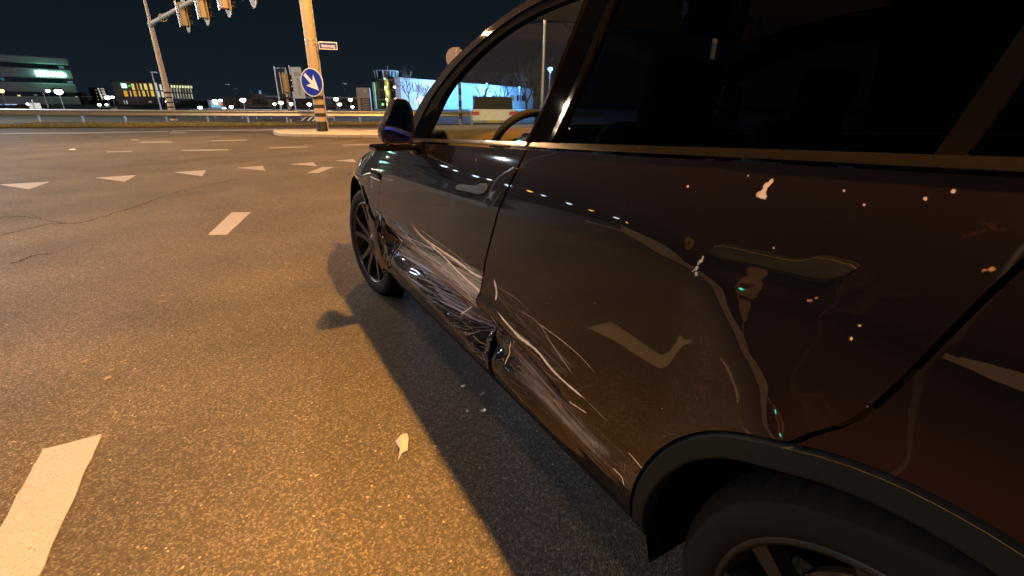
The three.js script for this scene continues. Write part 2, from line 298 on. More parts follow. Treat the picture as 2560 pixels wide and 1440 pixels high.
function dent(s, y) {                                                  // push the struck metal in, throw up ridges beside it
  const line = 0.545 - 0.055 * sst(0.6, 1.9, s) - 0.07 * sst(1.8, 2.4, s);
  const amp = 0.042 * sst(0.50, 0.72, s) * (1 - sst(1.82, 2.35, s)) + 0.016 * Math.exp(-Math.pow((s - 1.68) / 0.10, 2));
  const q = (y - line) / 0.062; let z = -amp * Math.exp(-q * q);
  z += 0.30 * amp * Math.exp(-Math.pow((y - line - 0.105) / 0.035, 2)) + 0.22 * amp * Math.exp(-Math.pow((y - line + 0.10) / 0.03, 2));
  const band = Math.exp(-Math.pow((y - line - 0.01) / 0.10, 2)) * sst(0.5, 0.75, s) * (1 - sst(2.0, 2.4, s));
  z += band * 0.0085 * pn(s * 3.1, y * 42 + 3 * pn(s * 2.2, 1.5), 4.2) + band * 0.0035 * pn(s * 9, y * 95, 8.1);
  const crum = Math.exp(-Math.pow((s - 0.58) / 0.10, 2) - Math.pow((y - 0.50) / 0.14, 2)); z += crum * (0.016 * pn(s * 16, y * 13, 2.2) - 0.012);
  const bp = Math.exp(-Math.pow((s - 1.735) / 0.085, 2) - Math.pow((y - 0.45) / 0.10, 2)); z += bp * (0.020 * pn(s * 20, y * 17, 5.5) - 0.006);
  z += 0.0025 * Math.exp(-Math.pow((y - 0.72) / 0.16, 2)) * pn(s * 2.4, y * 3.1, 9.4);
  z += 0.0011 * Math.exp(-Math.pow((s - 2.70) / 0.11, 2) - Math.pow((y - 0.90) / 0.07, 2)) * (pn(s * 17, y * 15, 3.3) + 0.5 * pn(s * 40, y * 34, 6.1));   // ripples in the skin below the rear handle
                  // slow waviness of the beaten door skin
  return z;
}
function off(s, y, left) {
  let yn;
  if (s < 0.8) yn = y + (1.045 - fenderTop(s)) * sst(0.42, Math.max(0.55, fenderTop(s)), y) ; else yn = y;
  yn -= 0.05 * (clamp(s, 0.8, 3.3) - 1.5) * sst(0.75, 1.05, y);
  let z = prof(yn) + plan(s);
  const rR = Math.hypot(s - WB, y - AX), rF = Math.hypot(s, y - AX);
  const yc = haunch(s), sp = (d, w) => d > 20 * w ? d : w * Math.log(1 + Math.exp(d / w));      // the shoulder turns down into the haunch over the rear wheel
  z += 0.27 * (sp(0.95 - yc, 0.004) - sp(y - yc, 0.02) + sp(y - 0.95, 0.016)) * Math.exp(-sp(yc - y, 0.03) / 0.75) + 0.008 * Math.exp(-Math.pow((rR - 0.445) / 0.045, 2)) + 0.014 * Math.exp(-Math.pow((rF - 0.43) / 0.10, 2));
  if (left && y < 1.0) z += dent(s, y);
  return z;
}
function onCar(px, py, add = 0) {                                      // pixel -> place on the left flank
  const r = ray(px, py), rf = r.dot(FW), rl = r.dot(RT); let o = 0, s = 0, y = 0;
  for (let i = 0; i < 40; i++) { const t = (CD - o) / rl; s = LF - t * rf; y = CH + t * r.y; o = 0.5 * o + 0.5 * (off(s, y, false) + add); }
  return [s, y, o];
}
const pl = (pts, t) => {                                               // point on a polyline by arc length
  let L = 0; const d = []; for (let i = 1; i < pts.length; i++) { d.push(Math.hypot(pts[i][0] - pts[i - 1][0], pts[i][1] - pts[i - 1][1])); L += d[i - 1]; }
  let q = t * L; for (let i = 0; i < d.length; i++) { if (q <= d[i] || i === d.length - 1) { const k = d[i] ? Math.min(1, q / d[i]) : 0; return [lerp(pts[i][0], pts[i + 1][0], k), lerp(pts[i][1], pts[i + 1][1], k)]; } q -= d[i]; }
};
const smooth = (pts, n = 40) => { const c = new THREE.CatmullRomCurve3(pts.map(p => V(p[0], p[1], 0)), false, 'centripetal'); return c.getSpacedPoints(n).map(p => [p.x, p.y]); };
function coons(B, R, T, L, nu, nv) {
  const g = []; const P00 = B[0], P10 = B[B.length - 1], P01 = T[0], P11 = T[T.length - 1];
  for (let j = 0; j <= nv; j++) for (let i = 0; i <= nu; i++) {
    const u = i / nu, v = j / nv, b = pl(B, u), t = pl(T, u), l = pl(L, v), r = pl(R, v);
    g.push([0, 1].map(k => (1 - v) * b[k] + v * t[k] + (1 - u) * l[k] + u * r[k] - ((1 - u) * (1 - v) * P00[k] + u * (1 - v) * P10[k] + (1 - u) * v * P01[k] + u * v * P11[k])));
  }
  return g;
}
function skin(patch, side, o = {}) {                                   // one body panel: outer skin plus a folded-in edge
  const { nu, nv } = patch, grid = coons(patch.B, patch.R, patch.T, patch.L, nu, nv), pos = [], uv = [], idx = [], left = side > 0, ex = o.ext ?? [0, 0, 1, 1];
  for (const [s, y] of grid) { pos.push(s, y, side * (HW + off(s, y, left && !o.plain) + (o.add ?? 0))); uv.push((s - ex[0]) / (ex[2] - ex[0]), (y - ex[1]) / (ex[3] - ex[1])); }
  const w = nu + 1; for (let j = 0; j < nv; j++) for (let i = 0; i < nu; i++) { const a = j * w + i; if (left) idx.push(a, a + 1, a + w, a + 1, a + w + 1, a + w); else idx.push(a, a + w, a + 1, a + 1, a + w, a + w + 1); }
  const g = new THREE.BufferGeometry(); g.setAttribute('position', new THREE.Float32BufferAttribute(pos, 3)); g.setAttribute('uv', new THREE.Float32BufferAttribute(uv, 2)); g.setIndex(idx); g.computeVertexNormals();
  const lip = o.lip ?? 0.022; if (!lip) return [g];
  const loop = []; for (let i = 0; i < nu; i++) loop.push(i); for (let j = 0; j < nv; j++) loop.push(j * w + nu); for (let i = nu; i > 0; i--) loop.push(nv * w + i); for (let j = nv; j > 0; j--) loop.push(j * w);
  const lp = [], li = [], luv = []; loop.forEach((k, i) => { lp.push(pos[3 * k], pos[3 * k + 1], pos[3 * k + 2], pos[3 * k], pos[3 * k + 1], pos[3 * k + 2] - side * lip); luv.push(uv[2 * k], uv[2 * k + 1], uv[2 * k], uv[2 * k + 1]); const a = 2 * i, b = 2 * ((i + 1) % loop.length); if (left) li.push(a, a + 1, b, b, a + 1, b + 1); else li.push(a, b, a + 1, b, b + 1, a + 1); });
  const e = new THREE.BufferGeometry(); e.setAttribute('position', new THREE.Float32BufferAttribute(lp, 3)); e.setAttribute('uv', new THREE.Float32BufferAttribute(luv, 2)); e.setIndex(li); e.computeVertexNormals();
  return [g, e];
}
const arc = (cx, r, a0, a1, n = 24) => Array.from({ length: n + 1 }, (_, i) => { const a = lerp(a0, a1, i / n) * Math.PI / 180; return [cx + r * Math.cos(a), AX + r * Math.sin(a)]; });
const sh = (pts, dx) => pts.map(([a, b]) => [a + dx, b]);
const beltRow = (a, b, d) => Array.from({ length: 12 }, (_, i) => { const s = lerp(a, b, i / 11); return [s, belt(s) + d]; });

// outlines, front to rear
const cutF = smooth([[0.62, 0.345], [0.570, 0.436], [0.535, 0.515], [0.514, 0.60], [0.512, 0.687], [0.55, 0.78], [0.596, 0.847], [0.668, 0.951], [0.745, 1.02], [0.79, belt(0.79) - 0.02]], 60);
const cutB0 = [[1.766, 0.345], [1.758, 0.38], [1.726, 0.43], [1.698, 0.50], [1.700, 0.6], [1.730, 0.749], [1.757, 0.822], [1.803, 0.935], [1.850, 1.024], [1.876, belt(1.876) - 0.02]];
const cutB1 = [[1.776, 0.345], [1.782, 0.38], [1.764, 0.43], [1.714, 0.50], [1.710, 0.6], [1.740, 0.749], [1.767, 0.822], [1.813, 0.935], [1.861, 1.024], [1.888, belt(1.888) - 0.02]];
const cutR = [...arc(WB, 0.462, 181, 112, 24), ...smooth([[2.731, 0.805], [2.763, 0.841], [2.785, 0.891], [2.810, 0.977], [2.826, 1.03], [2.846, 1.09], [2.862, belt(2.862) - 0.02]], 24)];
const FDX = [0.45, 0.30, 1.95, 1.20], RDX = [1.65, 0.30, 2.95, 1.20];

// scratched paint of the two left doors, drawn from where the marks lie on the metal
function scarred(ext, W, H, strokes, seedN) {
  const toC = ([s, y]) => [(s - ext[0]) / (ext[2] - ext[0]) * W, (1 - (y - ext[1]) / (ext[3] - ext[1])) * H];
  const run = (kind) => (c) => {
    seed = seedN; const col = kind === 'color';
    c.fillStyle = col ? 'rgb(16,7,6)' : 'rgb(255,255,255)'; c.fillRect(0, 0, W, H);
    const put = (pts, w, a, tone) => { w *= 1.5; a = Math.min(1, a * 1.35); c.strokeStyle = col ? `rgba(${tone[0]},${tone[1]},${tone[2]},${a})` : `rgba(0,0,0,${Math.min(1, a * 1.1)})`; c.lineWidth = w; c.lineCap = 'round'; c.beginPath(); pts.forEach((p, i) => i ? c.lineTo(p[0], p[1]) : c.moveTo(p[0], p[1])); c.stroke(); };
    for (const k of strokes) {
      if (k.line) {                                                     // a main scratch with broken, ragged sides
        const base = smooth(k.line.map(p => onCar(p[0], p[1]).slice(0, 2)), 90).map(toC);
        for (let i = 0; i < base.length - 1; i++) { const e = Math.min(1, i / 8, (base.length - 2 - i) / 8) * (0.6 + 0.8 * Math.abs(pn(i * 0.21, k.w * 3.3, 1.1))); put([base[i], base[i + 1]].map(p => [p[0], p[1] + rr(-0.6, 0.6)]), Math.max(0.6, k.w * e), k.a * rr(0.75, 1), k.tone); }
        for (let n = 0; n < (k.strands ?? 6); n++) { const o = rr(-1, 1) * k.w * (k.spread ?? 2.5), i0 = Math.floor(rr(0, 55)), i1 = i0 + Math.floor(rr(10, 36)); put(base.slice(i0, i1).map((p, q) => [p[0] + o * 0.3, p[1] + o + 1.2 * pn(q * 0.3, n, 3)]), rr(0.5, 1.5), k.a * rr(0.12, 0.6), k.tone); }
      } else if (k.area) {                                              // a scuffed field of fine strands that follow the blow
        const [A, B, C, D] = k.area.map(p => onCar(p[0], p[1]).slice(0, 2)).map(toC), L = (u, v) => [0, 1].map(q => lerp(lerp(A[q], B[q], u), lerp(D[q], C[q], u), v));
        for (let n = 0; n < k.n; n++) { const v = Math.pow(rnd(), k.bias ?? 1), u0 = rr(-0.05, 0.95), len = rr(k.len[0], k.len[1]), dv = rr(-1, 1) * (k.wild ?? 0.05), pts = []; for (let q = 0; q <= 8; q++) { const u = u0 + len * q / 8; if (u > 1.05) break; const p = L(u, v + dv * q / 8); pts.push([p[0], p[1] + 1.5 * pn(u * 9, n * 0.7, 2)]); } const s = rr(0.7, 1.1); if (pts.length > 1) put(pts, rr(k.w[0], k.w[1]) * 1.25, Math.pow(rr(k.a[0], k.a[1]), k.soft ?? 0.8), k.tone.map(x => x * s)); }
      } else if (k.blot) {                                              // bird lime, chips, specks
        const p0 = toC(onCar(k.blot[0], k.blot[1]).slice(0, 2)); for (let n = 0; n < 14; n++) { c.fillStyle = col ? `rgba(${k.tone[0]},${k.tone[1]},${k.tone[2]},${k.a ?? 0.9})` : 'rgba(0,0,0,0.95)'; c.beginPath(); const t = rr(-1, 1), q = [p0[0] + t * k.dx + rr(-1, 1) * k.r * 0.5, p0[1] + t * k.dy + rr(-1, 1) * k.r * 0.5]; c.ellipse(q[0], q[1], k.r * rr(0.4, 1), k.r * rr(0.4, 1), rnd() * 3, 0, 6.3); c.fill(); }
      }
    }
    for (let n = 0; n < 700; n++) { const y = H * Math.pow(rnd(), 0.45), a = rr(0.1, 0.5); c.fillStyle = col ? `rgba(150,130,105,${a})` : `rgba(0,0,0,${a})`; c.fillRect(rnd() * W, y, rr(0.6, 1.6), rr(0.6, 1.6)); }   // road grit
  };
  const m = paint.clone(); m.color.setRGB(1, 1, 1); m.map = canvasTex(W, H, run('color')); m.clearcoatMap = canvasTex(W, H, run('coat'), false); m.roughness = 0.7; return m;
}
const GREY = [186, 178, 176], PALE = [236, 224, 212], TAN = [214, 178, 128], LILAC = [172, 172, 196];
const frontPaint = scarred(FDX, 1280, 768, [
  { area: [[985, 570], [1225, 690], [1225, 800], [985, 640]], n: 620, len: [0.08, 0.5], w: [0.5, 2.0], a: [0.05, 0.34], tone: GREY, wild: 0.06 },
  { area: [[1000, 600], [1225, 720], [1225, 800], [1000, 660]], n: 60, len: [0.2, 0.7], w: [2, 7], a: [0.03, 0.08], tone: GREY, wild: 0.05, soft: 1 },
  { area: [[990, 610], [1225, 770], [1230, 860], [1000, 690]], n: 300, len: [0.05, 0.35], w: [0.5, 3.0], a: [0.04, 0.25], tone: LILAC, wild: 0.12 },
  { area: [[1110, 640], [1225, 705], [1225, 760], [1110, 680]], n: 80, len: [0.2, 0.9], w: [0.4, 1.3], a: [0.08, 0.3], tone: GREY, wild: 0.1 },
  { area: [[990, 690], [1230, 860], [1236, 925], [1000, 715]], n: 150, len: [0.02, 0.12], w: [0.5, 1.8], a: [0.05, 0.35], tone: GREY, wild: 0.3 },
  { line: [[1026, 557], [1056, 592], [1104, 626], [1142, 652], [1181, 682], [1218, 700]], w: 5, a: 0.75, tone: PALE, strands: 16 },
  { line: [[1069, 605], [1112, 644], [1155, 687], [1198, 725], [1222, 757]], w: 4, a: 0.75, tone: PALE, strands: 14 },
  { line: [[1048, 572], [1090, 602], [1134, 633], [1184, 676]], w: 2.2, a: 0.6, tone: GREY, strands: 8 },
  { line: [[990, 555], [1010, 575], [1050, 618], [1110, 664], [1160, 712], [1216, 772]], w: 3, a: 0.6, tone: GREY, strands: 12 },
  { line: [[1104, 687], [1129, 721], [1164, 743], [1184, 757], [1207, 790], [1219, 811]], w: 5, a: 0.85, tone: TAN, strands: 10 },
  { line: [[1170, 740], [1190, 775], [1212, 815], [1222, 845]], w: 4, a: 0.8, tone: TAN, strands: 6 },
  { line: [[1000, 640], [1040, 680], [1090, 715], [1140, 760]], w: 2, a: 0.5, tone: LILAC, strands: 10 },
  { line: [[982, 585], [985, 600], [992, 606]], w: 6, a: 0.9, tone: PALE, strands: 6 }, { line: [[976, 560], [982, 600], [976, 640]], w: 3, a: 0.7, tone: GREY },
  { line: [[1216, 700], [1221, 740], [1220, 800]], w: 2, a: 0.6, tone: TAN }, { line: [[1135, 790], [1150, 768], [1146, 760]], w: 3, a: 0.5, tone: PALE },
  ...[[1226, 908, 3], [1180, 520, 1.2], [1130, 500, 1], [1060, 385, 1], [1190, 400, 2], [1290, 420, 1.4], [1147, 792, 3], [1100, 720, 1.6]].map(([x, y, r]) => ({ blot: [x, y], dx: r, dy: r, r, tone: [150, 125, 95], a: 0.6 })),
], 77);
const rearPaint = scarred(RDX, 1536, 1064, [
  { area: [[1240, 850], [1600, 1170], [1560, 1230], [1245, 930]], n: 700, len: [0.05, 0.30], w: [0.4, 1.1], a: [0.02, 0.22], tone: GREY, wild: 0.10, soft: 1.1 },
  { area: [[1245, 860], [1520, 1120], [1480, 1130], [1246, 915]], n: 90, len: [0.15, 0.5], w: [4, 12], a: [0.03, 0.12], tone: GREY, wild: 0.05, soft: 1 },
  { area: [[1240, 700], [1420, 900], [1400, 960], [1240, 850]], n: 120, len: [0.1, 0.5], w: [0.5, 1.6], a: [0.04, 0.25], tone: GREY, wild: 0.1 },
  { area: [[1480, 1080], [1620, 1180], [1590, 1260], [1470, 1140]], n: 110, len: [0.03, 0.2], w: [0.4, 1.2], a: [0.05, 0.25], tone: PALE, wild: 0.3, soft: 1.1 },
  { line: [[1248, 777], [1267, 799], [1297, 833], [1345, 876], [1388, 928], [1426, 966], [1468, 1001]], w: 7, a: 0.95, tone: PALE, strands: 12, spread: 1.4 },
  { line: [[1297, 773], [1349, 811], [1379, 859], [1414, 910], [1439, 945]], w: 2.5, a: 0.5, tone: GREY, strands: 18, spread: 4 },
  { line: [[1345, 807], [1414, 859], [1457, 898], [1487, 932]], w: 1.8, a: 0.65, tone: PALE, strands: 2 },
  { line: [[1240, 715], [1290, 745], [1330, 785]], w: 1.5, a: 0.4, tone: GREY, strands: 6 }, { line: [[1422, 1003], [1445, 1018], [1468, 1033]], w: 3, a: 0.7, tone: PALE, strands: 3 },
  { line: [[1468, 1003], [1500, 1035], [1520, 1055]], w: 1.5, a: 0.5, tone: GREY }, { line: [[1246, 870], [1300, 930], [1400, 1000], [1480, 1080]], w: 2, a: 0.35, tone: LILAC, strands: 24, spread: 8 },
  { line: [[1236, 700], [1242, 730], [1240, 750]], w: 9, a: 0.7, tone: PALE, strands: 14 }, { line: [[1240, 850], [1247, 880], [1252, 915]], w: 5, a: 0.8, tone: TAN, strands: 8 }, { line: [[1232, 790], [1238, 815], [1244, 830]], w: 9, a: 0.5, tone: LILAC, strands: 10 },
  { line: [[1532, 1170], [1555, 1195], [1560, 1215]], w: 3, a: 0.5, tone: PALE }, { line: [[1570, 1130], [1600, 1165], [1618, 1185]], w: 2, a: 0.5, tone: PALE, strands: 8, spread: 4 },
  { blot: [1913, 470], dx: 4, dy: -10, r: 6, tone: [178, 172, 172] }, { blot: [1908, 487], dx: 3, dy: 3, r: 5, tone: [178, 172, 172] },
  { blot: [1750, 655], dx: 4, dy: -12, r: 3.4, tone: [178, 172, 172] }, { blot: [1741, 678], dx: 2, dy: 7, r: 3.4, tone: [178, 172, 172] }, { blot: [1733, 677], dx: 3, dy: -4, r: 1.6, tone: [178, 172, 172] },
  { blot: [2471, 674], dx: 4, dy: -2, r: 2.4, tone: [140, 110, 75] }, { blot: [2024, 751], dx: 3, dy: -1, r: 1.8, tone: [140, 120, 100] }, { blot: [2040, 745], dx: 2, dy: -1, r: 1.5, tone: [140, 120, 100] },
  { blot: [2445, 580], dx: 14, dy: -8, r: 3, tone: [120, 80, 50], a: 0.07 }, { blot: [2480, 565], dx: 12, dy: 3, r: 3, tone: [120, 80, 50], a: 0.06 },
  ...[[1720, 466, 2.2], [2313, 497, 2], [2383, 477, 2], [2110, 477, 1.4], [2160, 512, 1.6], [1486, 758, 1.6], [1655, 1021, 1.3], [2170, 1018, 1.4], [1934, 620, 1.3], [1870, 440, 1.2], [2533, 790, 1.8]].map(([x, y, r]) => ({ blot: [x, y], dx: 0.6, dy: 0.6, r, tone: [165, 155, 150] })),
], 99);

for (const side of [1, -1]) {
  const L = side > 0, P = L ? 1 : 0, plainL = { plain: !L };
  // front wing: behind the arch, over the arch, and the corner of the nose
  const iw = cutF.findIndex(p => p[1] > 0.86), lowCut = sh(cutF.slice(0, iw), -0.004), upCut = sh(cutF.slice(iw - 1), -0.004), m0 = lowCut[lowCut.length - 1];
  const rA = 0.432, aEnd = arc(0, rA, 62, 62, 1)[0], a150 = arc(0, rA, 148, 148, 1)[0];
  const topRow = Array.from({ length: 24 }, (_, i) => { const s = lerp(-0.55, upCut[upCut.length - 1][0], i / 23); return [s, fenderTop(s)]; });
  const F = [
    ...skin({ B: [[rA, 0.345], lowCut[0]], R: lowCut, T: [aEnd, m0], L: arc(0, rA, -1.5, 62), nu: 14, nv: 44 }, side, plainL),
    ...skin({ B: [...arc(0, rA, 148, 62, 30), m0], R: upCut, T: topRow, L: [a150, [-0.46, 0.66], topRow[0]], nu: 60, nv: 26 }, side, plainL),
    ...skin({ B: [[-0.84, 0.24], [-rA, 0.34]], R: arc(0, rA, 182, 148), T: [[-0.86, 0.60], [-0.7, 0.66], topRow[0], [-0.46, 0.66], a150], L: [[-0.88, 0.24], [-0.89, 0.45], [-0.86, 0.60]], nu: 24, nv: 24 }, side, plainL)];
  const wing = mesh('front_wing', F, paint, car); if (L) wing.userData.label = 'crumpled front wing with its arch trim torn away';
  const fd = mesh('front_door', skin({ B: [cutF[0], cutB0[0]], R: cutB0, T: beltRow(cutF[cutF.length - 1][0], 1.876, -0.02), L: cutF, nu: 110, nv: 84 }, side, { ext: FDX }), L ? frontPaint : paint, car);
  const rd = mesh('rear_door', skin({ B: [cutB1[0], cutR[0]], R: cutR, T: beltRow(1.888, 2.862, -0.02), L: cutB1, nu: 96, nv: 84 }, side, { ext: RDX }), L ? rearPaint : paint, car);
  if (L) { fd.userData.label = 'front door dented and scraped along its lower half'; rd.userData.label = 'rear door with long pale scratches and bird droppings'; }
  // rear quarter
  const q0 = sh(cutR.slice(24), 0.008), qArc = arc(WB, 0.462, 111, 2, 30);
  mesh('rear_quarter', skin({ B: [q0[0], ...qArc], R: [qArc[30], [3.55, 0.55], [3.72, 0.85], [3.66, 1.12]], T: beltRow(q0[q0.length - 1][0], 3.66, -0.02).map(([a, b]) => [a, Math.min(b, 1.15)]), L: q0, nu: 50, nv: 44 }, side, { ext: RDX }), paint, car);
  mesh('rear_bumper_corner', skin({ B: [[WB + 0.462, 0.26], [3.78, 0.26]], R: [[3.78, 0.26], [3.79, 0.6], [3.72, 0.85]], T: [[3.36, 0.37], [3.55, 0.55], [3.72, 0.85]], L: [[WB + 0.462, 0.26], [3.36, 0.37]], nu: 16, nv: 14 }, side), M.plastic, car);
  mesh('rocker_panel', skin({ B: [[0.47, 0.215], [2.46, 0.215]], R: [[2.46, 0.215], [2.45, 0.341]], T: [[0.52, 0.341], [2.45, 0.341]], L: [[0.47, 0.215], [0.52, 0.341]], nu: 60, nv: 10 }, side, { plain: true, lip: 0.12 }), M.plastic, car);
  // greenhouse
  const outer = smooth([[0.78, 1.062], [0.859, 1.150], [0.937, 1.232], [1.022, 1.294], [1.123, 1.358], [1.308, 1.428], [1.435, 1.468], [1.584, 1.500], [1.9, 1.522], [2.4, 1.515], [2.9, 1.46], [3.3, 1.36], [3.55, 1.25]], 90);
  const inner = smooth([[1.05, 1.065], [1.083, 1.145], [1.144, 1.245], [1.309, 1.350], [1.466, 1.412], [1.632, 1.449], [1.86, 1.466], [2.3, 1.462], [2.75, 1.42], [3.05, 1.34], [3.28, 1.22]], 90);
  const mid = inner.map((p, i) => { const q = pl(outer, i / 90); return [lerp(p[0], q[0], 0.52), lerp(p[1], q[1], 0.52)]; });
  mesh('roof_rail', skin({ B: mid, T: outer, L: [mid[0], outer[0]], R: [mid[90], outer[90]], nu: 90, nv: 8 }, side, { plain: true, lip: 0.05 }), paint, car);
  mesh('window_frame', skin({ B: inner, T: mid.map(([a, b]) => [a, b - 0.003]), L: [inner[0], mid[0]], R: [inner[90], mid[90]], nu: 90, nv: 6 }, side, { plain: true, add: -0.006, lip: 0.03 }), M.seal, car);
  mesh('mirror_sail', skin({ B: beltRow(0.82, 1.075, -0.004), T: [mid[0], mid[3], inner[5]], L: [[0.82, belt(0.82) - 0.004], mid[0]], R: [[1.075, belt(1.075) - 0.004], inner[5]], nu: 10, nv: 6 }, side, { plain: true, add: -0.002 }), gloss, car);
  const wr = [[1.857, belt(1.857) - 0.002], [1.880, 1.2], [1.893, 1.30], [1.903, 1.40], [1.905, 1.466]], wf = [[1.975, belt(1.975) - 0.002], [1.992, 1.191], [2.010, 1.289], [2.019, 1.40], [2.022, 1.468]];
  const wc = [[2.726, belt(2.726) - 0.002], [2.737, 1.225], [2.748, 1.290], [2.756, 1.35], [2.760, 1.418]], ww = wc.map(([a, b]) => [a + 0.032, b]);
  const iAt = s => { let i = 0; while (inner[i][0] < s) i++; return i; };
  const pane = (name, Lc, Rc, a, b, mat, nu) => mesh(name, skin({ B: beltRow(Lc[0][0], Rc[0][0], -0.002), T: inner.slice(iAt(a), iAt(b) + 1), L: Lc, R: Rc, nu, nv: 18 }, side, { plain: true, add: -0.014, lip: 0 }), mat, car);
  const fl = [[1.075, belt(1.075) - 0.002], ...inner.slice(1, 7)];
  pane('front_window', [[1.075, belt(1.075) - 0.002], inner[6]], wr, inner[6][0], 1.905, frontGlass, 30);
  pane('rear_window', wf, wc, 2.022, 2.76, rearGlass, 30);
  pane('quarter_window', ww, [[3.22, belt(3.22) - 0.002], inner[90]], 2.792, 3.27, rearGlass, 20);
  mesh('b_pillar', skin({ B: beltRow(1.857, 1.975, -0.002), T: [[1.905, 1.466], [2.022, 1.468]], L: wr, R: wf, nu: 8, nv: 18 }, side, { plain: true, add: -0.004 }), gloss, car);
  mesh('pillar_trim', skin({ B: beltRow(1.957, 1.974, 0), T: [[2.006, 1.466], [2.021, 1.468]], L: sh(wf, -0.016), R: wf, nu: 3, nv: 18 }, side, { plain: true, add: 0.002 }), M.trimDark, car);
  mesh('pillar_trim', skin({ B: beltRow(1.857, 1.866, 0), T: [[1.905, 1.466], [1.914, 1.466]], L: wr, R: sh(wr, 0.009), nu: 3, nv: 18 }, side, { plain: true, add: 0.002 }), M.trimDark, car);
  mesh('pillar_trim', skin({ B: beltRow(2.728, 2.757, 0), T: [[2.762, 1.418], [2.790, 1.414]], L: sh(wc, 0.002), R: sh(ww, -0.002), nu: 4, nv: 18 }, side, { plain: true, add: -0.004 }), M.trimDark, car);
  for (const [a, b] of [[0.80, 1.872], [1.892, 2.858], [2.872, 3.25]]) mesh('belt_trim', skin({ B: beltRow(a, b, -0.0135), T: beltRow(a, b, -0.001), L: [[a, belt(a) - 0.0135], [a, belt(a) - 0.001]], R: [[b, belt(b) - 0.0135], [b, belt(b) - 0.001]], nu: 40, nv: 5 }, side, { plain: true, add: 0.005 }), M.trim, car);
  var roofLine = outer;
  // dark sheet behind the panel gaps
  mesh('door_frame', skin({ B: [[0.50, 0.30], [2.36, 0.30]], T: beltRow(0.75, 2.9, -0.03), L: [[0.50, 0.30], [0.48, 0.6], [0.75, belt(0.75) - 0.03]], R: [...arc(WB, 0.50, 190, 125), [2.86, 0.95], [2.9, belt(2.9) - 0.03]], nu: 30, nv: 20 }, side, { plain: true, add: -0.085, lip: 0 }), M.liner, car);
  // rear arch trim
  const ringG = (r0, r1, a0, a1, z) => { const pos = [], idx = [], n = 60, sec = [[r1, -0.05], [r1, -0.008], [r1 - 0.007, 0.003], [r0 + 0.004, 0.0075], [r0, 0.006], [r0 + 0.002, -0.035]]; for (let i = 0; i <= n; i++) { const a = lerp(a0, a1, i / n) * Math.PI / 180; for (const [r, d] of sec) { const s = WB + r * Math.cos(a), y = AX + r * Math.sin(a); const zb = off(WB + 0.462 * Math.cos(a), AX + 0.462 * Math.sin(a), false); pos.push(s, y, side * (HW + zb - 0.001 + d)); } } const k = sec.length; for (let i = 0; i < n; i++) for (let j = 0; j < k - 1; j++) { const a = i * k + j; if (side > 0) idx.push(a, a + k, a + 1, a + 1, a + k, a + k + 1); else idx.push(a, a + 1, a + k, a + 1, a + k + 1, a + k); } const g = new THREE.BufferGeometry(); g.setAttribute('position', new THREE.Float32BufferAttribute(pos, 3)); g.setIndex(idx); return toCreasedNormals(g.toNonIndexed(), 0.5); };
  mesh('wheel_arch_trim', ringG(0.418, 0.459, 186, -6), M.plastic, car);
  if (!L) { const g = ringG(0.40, 0.44, 185, -3); g.translate(-WB, 0, 0); mesh('wheel_arch_trim', g, M.plastic, car); }
  // wheel housings
  for (const cx of [0, WB]) { const pos = [], idx = [], n = 30; for (let i = 0; i <= n; i++) { const a = lerp(200, -20, i / n) * Math.PI / 180; for (const [r, d] of [[0.455, -0.035], [0.45, -0.20], [0.42, -0.36], [0.05, -0.37]]) pos.push(cx + r * Math.cos(a), AX + r * Math.sin(a), side * (HW + d)); } for (let i = 0; i < n; i++) for (let j = 0; j < 3; j++) { const a = i * 4 + j; idx.push(a, a + 4, a + 1, a + 1, a + 4, a + 5); } const g = new THREE.BufferGeometry(); g.setAttribute('position', new THREE.Float32BufferAttribute(pos, 3)); g.setIndex(idx); g.computeVertexNormals(); mesh('wheel_housing', g, M.liner, car); }
}
function sheet(name, rows, nu, mat, shape) {                            // rows: [s, y, half width, crown] from front to back
  const pos = [], idx = [], n = rows.length; for (const r of rows) for (let i = 0; i <= nu; i++) { const u = lerp(-1, 1, i / nu), c = 1 - u * u, q = shape ? shape(u, r) : [0, 0]; pos.push(r[0] + q[0], r[1] + r[3] * c + q[1], -u * r[2]); }
  for (let j = 0; j < n - 1; j++) for (let i = 0; i < nu; i++) { const a = j * (nu + 1) + i; idx.push(a, a + nu + 1, a + 1, a + 1, a + nu + 1, a + nu + 2); }
  const g = new THREE.BufferGeometry(); g.setAttribute('position', new THREE.Float32BufferAttribute(pos, 3)); const uv = []; for (let j = 0; j < n; j++) for (let i = 0; i <= nu; i++) uv.push(i / nu, j / (n - 1)); g.setAttribute('uv', new THREE.Float32BufferAttribute(uv, 2)); g.setIndex(idx); g.computeVertexNormals(); return mesh(name, g, mat, car);
}
const rowsOf = (n, f) => Array.from({ length: n + 1 }, (_, i) => f(i / n));
const zSide = (s, y) => HW + off(s, y, false);
sheet('bonnet', rowsOf(24, t => { const s = lerp(-0.74, 0.62, t), y = fenderTop(s); return [s, y + 0.001, zSide(s, y), 0.055]; }), 30, paint);
sheet('front_bumper', [[-0.74, fenderTop(-0.74), zSide(-0.74, fenderTop(-0.74)), 0.055], [-0.86, 0.56, 0.66, 0.02], [-0.90, 0.45, 0.68, 0], [-0.90, 0.30, 0.66, 0], [-0.85, 0.22, 0.6, 0]], 24, paint, (u, r) => [0.10 * u * u - 0.05, 0]);
sheet('cowl', [[0.34, 1.00, 0.88, 0.03], [0.60, 1.035, 0.90, 0.03], [0.80, 1.05, 0.90, 0.02]], 16, M.liner);
